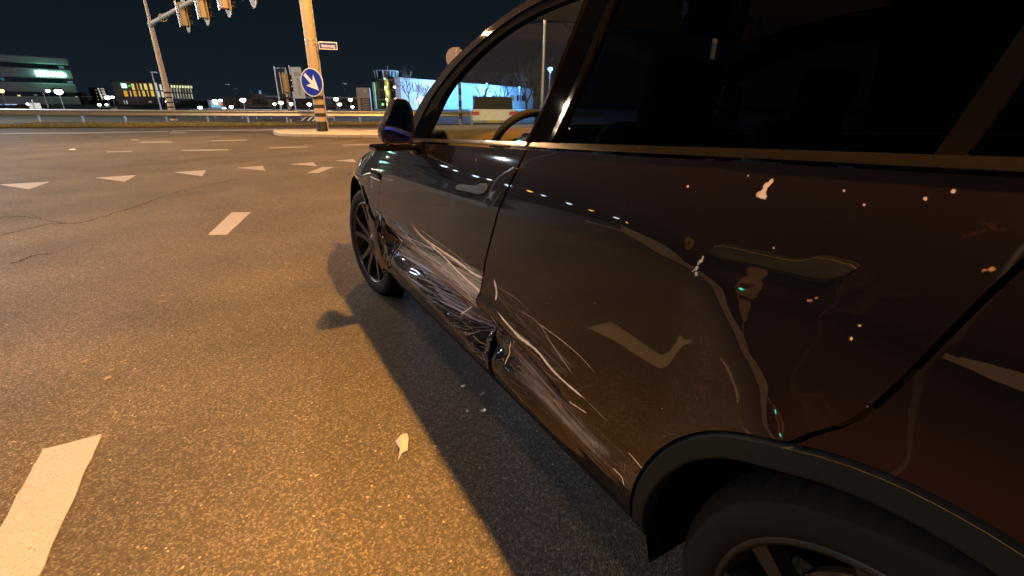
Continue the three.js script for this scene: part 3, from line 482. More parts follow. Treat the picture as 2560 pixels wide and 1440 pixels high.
sheet('roof', rowsOf(30, t => { const [s, y] = pl(roofLine, lerp(0.27, 1, t)); return [s, y, zSide(s, y), 0.085 * sst(-0.2, 0.25, t)]; }), 26, gloss, (u, r) => [-0.10 * (1 - u * u) * (1 - sst(1.2, 2.2, r[0])), 0]);
sheet('tailgate', [[3.55, 1.25, 0.63, 0.08], [3.74, 1.06, 0.72, 0.02], [3.80, 0.95, 0.74, 0.02], [3.78, 0.75, 0.75, 0], [3.84, 0.60, 0.74, 0], [3.84, 0.30, 0.72, 0]], 20, paint, (u) => [0.08 * (1 - u * u), 0]);
mesh('underbody', [rbox(4.3, 0.10, 1.20, 0.03, 1.45, 0.235, 0), rbox(1.85, 0.10, 1.72, 0.03, 1.45, 0.26, 0)], M.liner, car);
mesh('bulkhead', box(0.03, 0.62, 1.70, 0.46, 0.66, 0), M.liner, car); mesh('bulkhead', box(0.03, 0.75, 1.1, 3.45, 0.62, 0), M.liner, car);
// windscreen: curved pane with a film of dried rain and road dirt
{
  const dirt = canvasTex(1024, 512, (c, w, h) => {
    seed = 31; c.fillStyle = 'rgb(251,251,251)'; c.fillRect(0, 0, w, h);
    for (let i = 0; i < 2600; i++) { c.fillStyle = `rgba(120,120,120,${rr(0.08, 0.5)})`; c.beginPath(); c.ellipse(rnd() * w, rnd() * h, rr(0.6, 3.5), rr(0.6, 4.5), 0, 0, 6.3); c.fill(); }
    for (let i = 0; i < 420; i++) { c.strokeStyle = `rgba(110,110,110,${rr(0.08, 0.35)})`; c.lineWidth = rr(0.6, 2.5); c.beginPath(); let x = rnd() * w, y = rnd() * h; c.moveTo(x, y); for (let k = 0; k < 6; k++) { x += rr(-3, 3); y += rr(4, 16); c.lineTo(x, y); } c.stroke(); }
    for (let i = 0; i < 16; i++) { c.strokeStyle = `rgba(150,150,150,${rr(0.15, 0.4)})`; c.lineWidth = rr(1, 3); c.beginPath(); c.arc(w * rr(0.2, 0.8), h * 1.25, h * rr(0.4, 1.15), -2.6, -0.6); c.stroke(); }
  }, false);
  const wsGlass = new THREE.MeshPhysicalMaterial({ color: lin(0.52, 0.74, 0.92), roughness: 0.02, transmission: 1, transmissionMap: dirt, thickness: 0, ior: 1.5 });
  sheet('windscreen', rowsOf(14, t => [lerp(0.80, 1.36, t), lerp(1.072, 1.452, t), lerp(0.895, 0.742, t), 0.0]), 30, wsGlass, (u, r) => { const v = (r[0] - 0.80) / 0.56; return [-(1 - u * u) * lerp(0.34, 0.12, v), (1 - u * u) * 0.075 * v]; });
}
// cabin
const seat = (s, z) => { mesh('seat', [rbox(0.52, 0.16, 0.50, 0.06, s, 0.56, z, 3), rbox(0.16, 0.62, 0.48, 0.07, 0, 0, 0, 3).rotateZ(-0.30).translate(s + 0.34, 0.86, z), rbox(0.12, 0.20, 0.27, 0.05, 0, 0, 0, 3).rotateZ(-0.2).translate(s + 0.47, 1.24, z)], M.interior, car); };
seat(1.45, 0.40); seat(1.45, -0.40);
mesh('rear_bench', [rbox(0.5, 0.16, 1.35, 0.06, 2.50, 0.56, 0, 3), rbox(0.14, 0.62, 1.32, 0.06, 0, 0, 0, 3).rotateZ(-0.35).translate(2.84, 0.86, 0), ...[-0.45, 0, 0.45].map(z => rbox(0.10, 0.16, 0.24, 0.04, 2.98, 1.20, z, 3))], M.interior, car);
mesh('dashboard', [rbox(0.50, 0.16, 1.66, 0.06, 0.78, 1.022, 0, 4)], M.dash, car);
mesh('dashboard_fascia', [rbox(0.18, 0.34, 1.60, 0.05, 0.92, 0.80, 0, 3), rbox(1.1, 0.30, 0.26, 0.05, 1.4, 0.52, 0, 3)], M.interior, car);
mesh('touch_screen', rbox(0.015, 0.23, 0.37, 0.007, 1.04, 1.0, 0), gloss, car);
{
  const w = new THREE.Group(); w.name = 'steering_wheel'; w.position.set(1.08, 1.005, 0.42); w.rotation.z = -0.36; car.add(w);
  mesh('wheel_rim', new THREE.TorusGeometry(0.178, 0.017, 12, 48).rotateY(Math.PI / 2), M.interior, w);
  mesh('wheel_hub', [rbox(0.05, 0.12, 0.16, 0.02), rbox(0.02, 0.03, 0.34, 0.01, 0, 0.01, 0)], M.interior, w);
  // the airbag hangs spent from the hub
  const g = new THREE.SphereGeometry(1, 40, 24), p = g.attributes.position; for (let i = 0; i < p.count; i++) { const x = p.getX(i), y = p.getY(i), z = p.getZ(i), k = 1 + 0.28 * fbm(x * 3 + 5, y * 3, z * 3) + 0.10 * fbm(x * 11, y * 11, z * 9); p.setXYZ(i, x * 0.05 * k + 0.06, y * 0.125 * k - 0.01, z * 0.13 * k); } g.computeVertexNormals();
  mesh('spent_airbag', g, std(lin(0.62, 0.64, 0.66), 0.8), w);
}
// torn edge of the wing behind the front wheel: curled ribbons of bare metal and plastic
const bareMetal = std(lin(0.34, 0.33, 0.34), 0.38, 0.85), tornLiner = std(lin(0.05, 0.045, 0.045), 0.6);
for (const [pts, w, mat, k] of [[[[905, 462], [917, 500], [925, 530], [940, 560], [952, 600], [957, 640], [962, 680]], 0.020, paint, 1], [[[935, 520], [950, 535], [957, 575], [965, 610], [962, 650]], 0.013, bareMetal, 2], [[[958, 590], [966, 620], [972, 655], [968, 690]], 0.016, bareMetal, 3], [[[944, 540], [948, 585], [956, 640], [960, 690]], 0.028, tornLiner, 4], [[[868, 440], [880, 432], [890, 440], [898, 452]], 0.014, tornLiner, 5]]) {
  const c = new THREE.CatmullRomCurve3(pts.map(p => { const q = onCar(p[0], p[1]); return V(q[0], q[1], HW + q[2]); })), n = 40, pos = [], idx = [];
  for (let i = 0; i <= n; i++) { const p = c.getPoint(i / n); for (let j = 0; j <= 4; j++) { const u = j / 4 - 0.5, a = 1.2 * pn(i * 0.17, k * 3.1, j * 0.4); pos.push(p.x + u * w * (1 + 0.8 * pn(i * 0.23, k, 2)) * Math.cos(a) + 0.006 * pn(i * 0.4, k, 5), p.y + 0.006 * pn(i * 0.35, j * 0.5, k), p.z + 0.004 + u * w * Math.sin(a) + 0.010 * pn(i * 0.21, j * 0.6, k + 9)); } }
  for (let i = 0; i < n; i++) for (let j = 0; j < 4; j++) { const a = i * 5 + j; idx.push(a, a + 5, a + 1, a + 1, a + 5, a + 6); }
  const g = new THREE.BufferGeometry(); g.setAttribute('position', new THREE.Float32BufferAttribute(pos, 3)); g.setIndex(idx); g.computeVertexNormals(); mesh('torn_metal', g, mat, car);
}
{ // a second spent airbag hangs over the passenger seat
  const r = ray(1775, 228), t = (CD + 1.30) / r.dot(RT), c = [LF - t * r.dot(FW), CH + t * r.y];
  const g = new THREE.SphereGeometry(1, 48, 28), p = g.attributes.position; for (let i = 0; i < p.count; i++) { const x = p.getX(i), y = p.getY(i), z = p.getZ(i), k = 1 + 0.34 * fbm(x * 2.4 + 2, y * 2.4, z * 2.4) + 0.14 * fbm(x * 9, y * 9, z * 7); p.setXYZ(i, c[0] + x * 0.17 * k, c[1] + y * 0.085 * k - 0.05 * x, HW - 1.30 + z * 0.08 * k); } g.computeVertexNormals();
  mesh('spent_airbag', g, std(lin(0.62, 0.56, 0.42), 0.85), car);
}
// flush door handles, drawn from their outline
function handle(pix, mat, proud) {
  const pts = smooth(pix.map(p => onCar(p[0], p[1]).slice(0, 2)), 46), cx = pts.reduce((a, p) => a + p[0], 0) / pts.length, cy = pts.reduce((a, p) => a + p[1], 0) / pts.length;
  const make = (grow, z0, z1) => { const q = pts.map(([s, y]) => [s + Math.sign(s - cx) * grow, y + Math.sign(y - cy) * grow]); const g = new THREE.ExtrudeGeometry(new THREE.Shape(q.map(p => new THREE.Vector2(p[0], p[1]))), { depth: z1 - z0, bevelEnabled: grow === 0, bevelThickness: 0.0012, bevelSize: 0.0012, bevelSegments: 2 }); const a = g.attributes.position; for (let i = 0; i < a.count; i++) a.setZ(i, a.getZ(i) + HW + off(a.getX(i), a.getY(i), true) + z0); g.computeVertexNormals(); return toCreasedNormals(g, 0.25); };
  const h = mesh('door_handle', make(0, -0.002, proud), mat, car); mesh('handle_recess', make(0.0046, -0.004, 0.0004), M.liner, h);
}
handle([[1141, 466], [1150, 461], [1170, 463], [1190, 464], [1198, 461], [1206, 459], [1220, 462], [1219, 474], [1208, 483], [1200, 485], [1170, 479], [1143, 473]], M.handleMetal, 0.002);
handle([[1780, 628], [1786, 617], [1810, 616], [1900, 636], [1985, 652], [2010, 653], [2032, 645], [2070, 648], [2110, 659], [2140, 668], [2120, 683], [2090, 693], [2050, 695], [2000, 687], [1930, 670], [1850, 652], [1795, 641]], M.handle, 0.0002);
// repeater camera on the wing
mesh('side_camera', [rbox(0.15, 0.035, 0.02, 0.009, 0.50, 0.858, zSide(0.5, 0.858) + 0.002)], gloss, car);
mesh('camera_bezel', [bar(V(0.41, 0.878, zSide(0.41, 0.878) + 0.006), V(0.60, 0.888, zSide(0.60, 0.888) + 0.006), 0.004), bar(V(0.415, 0.838, zSide(0.415, 0.838) + 0.006), V(0.575, 0.842, zSide(0.575, 0.842) + 0.006), 0.0035)], M.galv, car);
// door mirrors: tall rounded wedges, the inner edge upright, the outer edge leaning in
const mirrorAt = (() => { const r = ray(996, 306), t = (CD - 0.055) / r.dot(RT); return [LF - t * r.dot(FW), CH + t * r.y]; })();
for (const side of [1, -1]) {
  const mr = new THREE.Group(); mr.name = 'door_mirror'; mr.position.set(mirrorAt[0], mirrorAt[1], side * (HW + 0.055)); car.add(mr);
  const edge = (a, k) => { const y = Math.sin(a), c = Math.cos(a), yy = Math.sign(y) * Math.pow(Math.abs(y), 0.75), out = lerp(0.088, 0.024, sst(-0.9, 1.0, yy)), inn = 0.058, w = Math.sign(c) * Math.pow(Math.abs(c), 0.6); return [yy * 0.086 * k, (w > 0 ? w * out : w * inn) * k]; };
  const rings = [[-0.115, 0.05], [-0.112, 0.35], [-0.098, 0.66], [-0.07, 0.86], [-0.03, 0.97], [0.015, 1.0], [0.022, 0.97], [0.020, 0.92], [0.008, 0.90]], n = 48, pos = [], idx = [];
  for (const [x, k] of rings) for (let i = 0; i < n; i++) { const [y, z] = edge(i / n * 6.2832, k); pos.push(x, y, side * z); }
  for (let j = 0; j < rings.length - 1; j++) for (let i = 0; i < n; i++) { const a = j * n + i, b = j * n + (i + 1) % n; if (side > 0) idx.push(a, a + n, b, b, a + n, b + n); else idx.push(a, b, a + n, b, b + n, a + n); }
  const g = new THREE.BufferGeometry(); g.setAttribute('position', new THREE.Float32BufferAttribute(pos, 3)); g.setIndex(idx); g.computeVertexNormals(); mesh('mirror_housing', g, paint, mr);
  const gp = [0.010, 0, 0], gi = []; for (let i = 0; i < n; i++) { const [y, z] = edge(i / n * 6.2832, 0.91); gp.push(0.009, y, side * z); gi.push(0, 1 + i, 1 + (i + 1) % n); }
  const gl = new THREE.BufferGeometry(); gl.setAttribute('position', new THREE.Float32BufferAttribute(gp, 3)); gl.setIndex(gi); gl.computeVertexNormals(); mesh('mirror_glass', gl, std(lin(0.62, 0.62, 0.63), 0.03, 1), mr);
  mesh('mirror_foot', [rbox(0.11, 0.022, 0.185, 0.01, -0.03, -0.094, side * 0.012), rbox(0.07, 0.05, 0.07, 0.015, -0.02, -0.100, -side * 0.085)], gloss, mr);
}
// wheels
function wheel(x, side, steer) {
  const w = new THREE.Group(); w.name = 'wheel'; w.position.set(x, AX, side * (HW - (x ? 0.012 : 0.035))); w.rotation.y = steer + (side > 0 ? 0 : Math.PI); car.add(w);   // outer face at local z = 0
  const sec = [[0.262, -0.012], [0.268, -0.003], [0.285, 0.004], [0.315, 0.006], [0.336, -0.004], [0.347, -0.018], [0.353, -0.036], [0.356, -0.07], [0.356, -0.09], [0.349, -0.092], [0.349, -0.102], [0.356, -0.104], [0.356, -0.14], [0.349, -0.142], [0.349, -0.152], [0.356, -0.154], [0.355, -0.19], [0.352, -0.212], [0.336, -0.235], [0.262, -0.235]];
  const n = 300, pos = [], idx = [], k = sec.length; for (let i = 0; i <= n; i++) { const a = i / n * Math.PI * 2, groove = i % 5 === 0; sec.forEach(([r, z], j) => { const q = groove && j >= 5 && j <= 7 || groove && j >= 16 && j <= 17 ? r - 0.007 : r; pos.push(q * Math.cos(a), q * Math.sin(a), z); }); }
  for (let i = 0; i < n; i++) for (let j = 0; j < k - 1; j++) { const a = i * k + j; idx.push(a, a + k, a + 1, a + 1, a + k, a + k + 1); }
  const g = new THREE.BufferGeometry(); g.setAttribute('position', new THREE.Float32BufferAttribute(pos, 3)); g.setIndex(idx); g.computeVertexNormals(); mesh('tyre', g, M.rubber, w);
  const rim = mesh('rim', new THREE.LatheGeometry([[0.268, -0.006], [0.262, 0.000], [0.254, -0.004], [0.246, -0.02], [0.236, -0.07], [0.225, -0.13], [0.232, -0.225], [0.262, -0.232]].map(p => new THREE.Vector2(p[0], p[1])), 72).rotateX(Math.PI / 2), x ? M.rimDarkOrShaded : M.rim, w);  // rear rims get the darker tone, shade put into the colour
  const spokes = []; for (let i = 0; i < 5; i++) for (const d of [-1, 1]) { const a = i / 5 * 6.2832 + 0.3; const pts = [[0.045, d * 0.020, 0.020, -0.028], [0.11, d * 0.026, 0.017, -0.022], [0.19, d * 0.045, 0.015, -0.012], [0.250, d * 0.072, 0.019, -0.008]]; const ps = [], id = []; pts.forEach(([r, c, hw, z]) => { for (const [dz, q] of [[0, -hw], [0, hw], [-0.03, hw * 1.4], [-0.03, -hw * 1.4]]) { const ca = Math.cos(a), sa = Math.sin(a); const lx = r, ly = c + q; ps.push(lx * ca - ly * sa, lx * sa + ly * ca, z + dz); } }); for (let q = 0; q < 3; q++) for (let f = 0; f < 4; f++) { const a0 = q * 4 + f, a1 = q * 4 + (f + 1) % 4; id.push(a0, a0 + 4, a1, a1, a0 + 4, a1 + 4); } const sg = new THREE.BufferGeometry(); sg.setAttribute('position', new THREE.Float32BufferAttribute(ps, 3)); sg.setIndex(id); const e = sg.toNonIndexed(); e.computeVertexNormals(); spokes.push(e); }
  for (const s of spokes) mesh('spoke', s, x ? M.rimDarkOrShaded : M.rim, w);
  mesh('hub_cap', new THREE.LatheGeometry([[0.0, -0.014], [0.028, -0.015], [0.040, -0.022], [0.062, -0.030], [0.066, -0.05]].map(p => new THREE.Vector2(p[0], p[1])), 32).rotateX(Math.PI / 2), M.rimDarkOrShaded, w);
  mesh('brake_disc', [new THREE.CylinderGeometry(0.175, 0.175, 0.02, 40).rotateX(Math.PI / 2).translate(0, 0, -0.10)], M.brake, w); mesh('brake_caliper', [rbox(0.09, 0.17, 0.06, 0.02, 0.15, 0.03, -0.085)], M.rimDarkOrShaded, w);
}
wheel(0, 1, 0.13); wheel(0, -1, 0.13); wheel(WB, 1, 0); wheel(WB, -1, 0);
// lamps of the car, unlit
mesh('headlamp', rbox(0.30, 0.09, 0.05, 0.02, -0.62, 0.64, 0.80), gloss, car); mesh('headlamp', rbox(0.30, 0.09, 0.05, 0.02, -0.62, 0.64, -0.80), gloss, car);
mesh('tail_lamp', rbox(0.22, 0.10, 0.10, 0.03, 3.70, 0.98, 0.70), std(lin(0.25, 0.01, 0.01), 0.2), car); mesh('tail_lamp', rbox(0.22, 0.10, 0.10, 0.03, 3.70, 0.98, -0.70), std(lin(0.25, 0.01, 0.01), 0.2), car);

// ---------------------------------------------------------------- street furniture
camera.updateMatrixWorld(true); camera.updateProjectionMatrix();
function project(P) { const dx = P.x, dy = P.y - CH, fw = -P.z, dep = fw * CT - dy * ST; let a = dx / dep, b = (dy * CT + fw * ST) / dep; [a, b] = [a * Math.cos(RO) + b * Math.sin(RO), -a * Math.sin(RO) + b * Math.cos(RO)]; return [1280 + F * a, 720 - F * b]; }
function heightAt(base, py) { let lo = -2, hi = 60; for (let i = 0; i < 50; i++) { const m = (lo + hi) / 2; if (project(V(base.x, m, base.z))[1] > py) lo = m; else hi = m; } return lo; }
function footAt(px, py, fwd, Y = 0) { const p = atF(px, py, fwd); p.y = Y; return p; }     // foot of the upright that passes through that pixel at that distance
const sleeve = (r, y0, y1, n = 20) => new THREE.CylinderGeometry(r, r, y1 - y0, n).translate(0, (y0 + y1) / 2, 0);
const cream = std(lin(0.20, 0.17, 0.115), 0.55), lensOff = std(lin(0.03, 0.03, 0.03), 0.2);

// crash barrier with a folded steel beam and posts
{
  const pts = [[-700, 322], [-420, 316], [-150, 312], [0, 311.5], [250, 312], [500, 312.5], [750, 312], [960, 311.5], [1200, 311], [1500, 310]].map(p => onY(p[0], p[1]));
  const t = thing('crash_barrier', 'long galvanised steel crash barrier along the far edge of the road', 'barrier');
  const c = new THREE.CatmullRomCurve3(pts.map(p => V(p.x, 0, p.z)), false, 'centripetal'), n = 60, L = c.getLength(), sec = [[0.00, 0.44], [0.045, 0.47], [0.05, 0.51], [0.0, 0.57], [0.0, 0.62], [0.05, 0.68], [0.045, 0.72], [0.0, 0.755]];
  const seg = 10; for (let k = 0; k < seg; k++) {
    const pos = [], idx = [], m = 8; for (let i = 0; i <= m; i++) { const u = (k + i / m) / seg, p = c.getPointAt(u), d = c.getTangentAt(u), nx = V(d.z, 0, -d.x); if (nx.z < 0) nx.multiplyScalar(-1); for (const [o, y] of sec) pos.push(p.x + nx.x * (o + (k % 2) * 0.004), y, p.z + nx.z * (o + (k % 2) * 0.004)); }
    const q = sec.length; for (let i = 0; i < m; i++) for (let j = 0; j < q - 1; j++) { const a = i * q + j; idx.push(a, a + q, a + 1, a + 1, a + q, a + q + 1); }
    const g = new THREE.BufferGeometry(); g.setAttribute('position', new THREE.Float32BufferAttribute(pos, 3)); g.setIndex(idx); g.computeVertexNormals(); mesh('beam', g, M.galv, t);
  }
  const np = Math.round(L / 2.0); for (let i = 0; i <= np; i++) { const p = c.getPointAt(i / np); mesh('post', rbox(0.06, 0.72, 0.11, 0.01, p.x, 0.36, p.z - 0.06), M.galv, t); }
}
// pipe railing behind it
{
  const a = footAt(318, 287, 41), b = footAt(520, 272, 37), e = footAt(833, 278, 33), t = thing('pipe_railing', 'thin two-pipe railing behind the crash barrier with slanted end braces', 'railing');
  const ha = heightAt(a, 287), hb = heightAt(b, 272.5), he = heightAt(e, 277.5), up = [V(a.x, ha, a.z), V(b.x, hb, b.z), V(e.x, he, e.z)], lo = up.map(p => V(p.x, p.y * 0.42, p.z));
  for (const r of [up, lo]) for (let i = 0; i < 2; i++) mesh('rail', bar(r[i], r[i + 1], 0.035), M.galv, t);
  for (let i = 0; i <= 14; i++) { const u = i / 14, p = u < 0.4 ? up[0].clone().lerp(up[1], u / 0.4) : up[1].clone().lerp(up[2], (u - 0.4) / 0.6); mesh('post', bar(V(p.x, 0, p.z), p, 0.03), M.galv, t); }
  for (const px of [765, 780, 793]) { const f = footAt(px, 300, 32.6), h = heightAt(f, 293); mesh('brace', bar(V(f.x - 0.35, 0, f.z), V(f.x + 0.15, Math.max(0.4, h), f.z), 0.04), M.white, t); }
}
function signalHead(parent, at, yaw, lit, s = 1) {
  const h = new THREE.Group(); h.name = 'signal_head'; h.position.copy(at); h.rotation.y = yaw; h.scale.setScalar(s); parent.add(h);      // looks along +x
  mesh('housing', rbox(0.24, 1.0, 0.32, 0.03), cream, h);
  mesh('bracket', rbox(0.03, 1.15, 0.10, 0.01, -0.21, 0, 0), M.galv, h);
  const o = new THREE.Shape(); o.moveTo(-0.30, -0.5); o.quadraticCurveTo(-0.22, -0.76, 0, -0.78); o.quadraticCurveTo(0.22, -0.76, 0.30, -0.5); o.lineTo(0.30, 0.5); o.quadraticCurveTo(0.22, 0.76, 0, 0.78); o.quadraticCurveTo(-0.22, 0.76, -0.30, 0.5);
  mesh('backboard', new THREE.ExtrudeGeometry(o, { depth: 0.025, bevelEnabled: false }).rotateY(Math.PI / 2).translate(0.12, 0, 0), cream, h);
  [0.32, 0, -0.32].forEach((y, i) => {
    const on = lit === i, c = [lin(1, 0.05, 0.02), lin(1, 0.5, 0.03), lin(0.05, 0.9, 0.5)][i];
    const v = mesh('visor', new THREE.CylinderGeometry(0.12, 0.13, 0.26, 20, 1, true, 0.5, 5.28).rotateZ(-Math.PI / 2).translate(0.28, y, 0), M.black, h);
    mesh('signal_lens', new THREE.SphereGeometry(0.105, 16, 8, 0, 6.3, 0, 1.2).rotateZ(-Math.PI / 2).scale(0.4, 1, 1).translate(0.13, y, 0), on ? glow(c, 22) : lensOff, v);
  });
  return h;
}
// mast with signals reaching over the road, black rings at its foot
{
  const foot = footAt(433, 290, 31), t = thing('traffic_signal_mast', 'beige mast with black rings and an arm of traffic signals over the road', 'traffic signal', foot);
  const hj = heightAt(foot, 60);
  mesh('pole', bar(V(0, 0, 0), V(0, heightAt(foot, 222), 0), 0.20, 0.18, 24), M.pole, t);
  mesh('pole', bar(V(0, heightAt(foot, 222), 0), V(0, hj + 0.15, 0), 0.155, 0.125, 24), M.pole, t);
  mesh('pole', bar(V(0, hj, 0), V(0, hj + 3.2, 0), 0.085, 0.06, 16), M.pole, t);
  for (const [y0, y1] of [[229, 233.8], [241.6, 245.6], [253.8, 257.8], [266, 270], [278, 282.4], [290, 296]]) mesh('black_ring', sleeve(0.202, heightAt(foot, y1), heightAt(foot, y0)), M.black, t);
  const J = V(foot.x, hj, foot.z), A = onY(485, 0, hj), dir = A.clone().sub(J).normalize(), E = J.clone().addScaledVector(dir, 17);
  const loc = p => p.clone().sub(foot);
  mesh('signal_arm', bar(loc(J), loc(E), 0.115, 0.08, 20), M.pole, t);
  mesh('joint_collar', bar(loc(J).addScaledVector(dir, 0.0), loc(J).addScaledVector(dir, 0.5), 0.16, 0.15, 20), M.pole, t);
  const pipe = J.clone().addScaledVector(dir, 3.4); mesh('cable_loop', new THREE.TorusGeometry(0.17, 0.03, 10, 24).rotateY(Math.atan2(dir.x, dir.z)).translate(pipe.x - foot.x, pipe.y - foot.y - 0.02, pipe.z - foot.z), M.pole, t);
  [[452, 2], [498, 0], [551, -1], [614, -1]].forEach(([px, lit]) => { let lo = 0, hi = 17; for (let i = 0; i < 40; i++) { const m = (lo + hi) / 2; if (project(J.clone().addScaledVector(dir, m))[0] < px) lo = m; else hi = m; } const p = J.clone().addScaledVector(dir, lo); p.y -= 0.30; signalHead(t, loc(p), 0.85, lit); });
}
// mast on the island with its signs
{
  const foot = onY(806, 328, 0.13), t = thing('island_mast', 'thick beige mast with black rings standing on the traffic island', 'mast', foot);
  mesh('pole', bar(V(0, 0, 0), V(0, 9.5, 0), 0.205, 0.175, 32), M.pole, t);
  const H = y => heightAt(foot, y) - foot.y, rAt = y => lerp(0.205, 0.175, y / 9.5);
  for (const [y0, y1] of [[197, 205.5], [218, 227], [240, 249], [261.5, 270.5], [282.5, 291.5], [303.5, 327.5]]) { const a = Math.max(0, H(y1)), b = H(y0), r = rAt(a) + 0.003; mesh('black_ring', sleeve(r, a, b, 32), M.black, t); }
  mesh('cable_pipe', bar(V(0.225, 0, -0.04), V(0.195, 9.4, -0.04), 0.026), M.galv, t);
  for (const y of [101, 111, 178, 238]) mesh('clamp_band', sleeve(rAt(H(y)) + 0.006, H(y) - 0.025, H(y) + 0.025, 32), M.galv, t);
  { const tip = V(-3.6, 9.35, 4.6), wc = new THREE.Color().setRGB(1, 0.58, 0.27); mesh('unseen_lamp_arm', bar(V(0, 9.2, 0), tip, 0.06, 0.04), M.galv, t); mesh('lamp_head', rbox(0.34, 0.12, 0.7, 0.05, tip.x, tip.y + 0.02, tip.z + 0.2), M.galv, t); mesh('lamp_lens', rbox(0.24, 0.04, 0.44, 0.02, tip.x, tip.y - 0.06, tip.z + 0.22), glow(wc, 30), t); const l = new THREE.PointLight(wc, 700, 0, 2); l.position.set(tip.x, tip.y - 0.06, tip.z + 0.22); l.castShadow = true; l.shadow.radius = 6; t.add(l); }  // unseen lamp on a long arm, placed to light the road beside the car
  // keep-right arrow sign
  const sc = atF(780, 206, -foot.z - 0.36), sg = thing('blue_arrow_sign', 'round blue sign with a white arrow clamped to the ringed mast', 'sign', sc, -0.30), R = 0.50;
  mesh('plate', new THREE.CylinderGeometry(R, R, 0.025, 56).rotateX(Math.PI / 2), std(lin(0.66, 0.65, 0.66), 0.35), sg);
  mesh('blue_face', new THREE.CylinderGeometry(R * 0.93, R * 0.93, 0.004, 56).rotateX(Math.PI / 2).translate(0, 0, 0.0155), std(lin(0.012, 0.035, 0.42), 0.28), sg);
  const a = new THREE.Shape([[-0.055, 0.36], [0.055, 0.36], [0.055, 0.0], [0.24, 0.10], [0.0, -0.36], [-0.24, 0.10], [-0.055, 0.0]].map(p => new THREE.Vector2(p[0] * 1.12, p[1] * 1.12)));
  mesh('arrow', new THREE.ExtrudeGeometry(a, { depth: 0.004, bevelEnabled: false }).rotateZ(Math.PI / 4).translate(0, 0, 0.018), M.white, sg);
  mesh('bracket', [rbox(0.30, 0.04, 0.05, 0.01, 0.16, 0.20, -0.06)], M.galv, sg); mesh('bracket', [rbox(0.30, 0.04, 0.05, 0.01, 0.16, -0.25, -0.06)], M.galv, sg);
  // street name plate
  const nt = canvasTex(512, 128, (c, w, h) => { c.fillStyle = 'rgb(228,228,232)'; c.fillRect(0, 0, w, h); c.fillStyle = 'rgb(28,44,150)'; c.beginPath(); c.roundRect(12, 12, w - 24, h - 24, 14); c.fill(); c.fillStyle = 'rgb(232,232,238)'; c.font = 'bold 72px sans-serif'; c.textAlign = 'center'; c.textBaseline = 'middle'; c.fillText('Westerweg', w / 2, h / 2 + 4, w - 60); });
  const p0 = atF(797, 113, -foot.z - 0.05), p1 = atF(843, 116, -foot.z + 0.12), w = p0.distanceTo(p1), np = thing('street_name_sign', 'small blue street name plate lettered Westerweg high on the mast', 'sign', p0.clone().lerp(p1, 0.5), Math.atan2(-(p1.z - p0.z), p1.x - p0.x));
  mesh('plate', rbox(w, w * 0.40, 0.02, 0.008), M.white, np);
  const face = new THREE.PlaneGeometry(w * 0.985, w * 0.38).translate(0, 0, 0.0125); mesh('lettered_face', face, std(0xffffff, 0.3, 0, { map: nt }), np);
  mesh('bracket', [rbox(0.16, 0.03, 0.03, 0.005, -w / 2 - 0.06, w * 0.12, -0.015)], M.galv, np);
}
// small signal seen from behind on a ringed post
{
  const foot = footAt(727, 300, 30), t = thing('post_signal', 'yellowish traffic signal on a short ringed post behind the barrier', 'traffic signal', foot), hh = heightAt(foot, 208);
  mesh('post', bar(V(0, 0, 0), V(0, hh + 0.5, 0), 0.06, 0.06), M.pole, t);
  for (let i = 0; i < 6; i++) mesh('black_ring', sleeve(0.063, 0.25 + i * 0.36, 0.43 + i * 0.36, 14), M.black, t);
  signalHead(t, V(0.05, hh, 0.1), 0.62, -1, 1.02);
}
// two advertising banners
function banner(px, pTop, pBot, fwd, w, label, draw) {
  const foot = footAt(px, pBot, fwd), t = thing('banner', label, 'banner', foot), hT = heightAt(foot, pTop), hB = heightAt(foot, 245);
  mesh('pole', bar(V(0, 0, 0), V(0, hT + 0.15, 0), 0.06, 0.04), M.galv, t); mesh('banner_arm', bar(V(0, hT, 0), V(w + 0.05, hT, 0), 0.025), M.galv, t);
  const g = new THREE.PlaneGeometry(w, hT - hB, 4, 16), p = g.attributes.position; for (let i = 0; i < p.count; i++) p.setZ(i, 0.06 * Math.sin(p.getY(i) * 1.4) * (p.getX(i) / w + 0.5)); g.computeVertexNormals(); g.translate(w / 2 + 0.07, (hT + hB) / 2 - 0.03, 0);
  mesh('cloth', g, std(0xffffff, 0.8, 0, { map: canvasTex(128, 512, draw), side: THREE.DoubleSide }), t);
}
banner(704, 170, 285, 46, 1.0, 'black banner with pale handwriting beside the post signal', (c, w, h) => { c.fillStyle = 'rgb(14,18,26)'; c.fillRect(0, 0, w, h); c.save(); c.translate(w * 0.62, h * 0.12); c.rotate(Math.PI / 2); c.fillStyle = 'rgb(150,160,160)'; c.font = 'italic bold 62px serif'; c.textBaseline = 'middle'; c.strokeStyle = c.fillStyle; c.lineWidth = 14; c.beginPath(); c.moveTo(0, 0); c.bezierCurveTo(60, -40, 110, 30, 170, 0); c.stroke(); c.lineWidth = 8; c.beginPath(); c.moveTo(190, -10); c.bezierCurveTo(240, 25, 300, -5, 360, 10); c.arc(360, 0, 14, 1.5, -3, true); c.stroke(); c.restore(); });
banner(741, 168, 287, 46, 1.0, 'grey banner with dark lettering beside the ringed mast', (c, w, h) => { c.fillStyle = 'rgb(176,174,160)'; c.fillRect(0, 0, w, h); c.fillStyle = 'rgb(96,96,98)'; c.font = 'bold 46px sans-serif'; c.textAlign = 'center'; c.fillText('SEA', w * 0.55, 100, 74); c.fillRect(w * 0.25, 112, w * 0.65, 14); c.fillStyle = 'rgba(110,112,118,0.6)'; for (let i = 0; i < 9; i++) c.fillRect(w * 0.42, 180 + i * 32, w * 0.26, 22); });
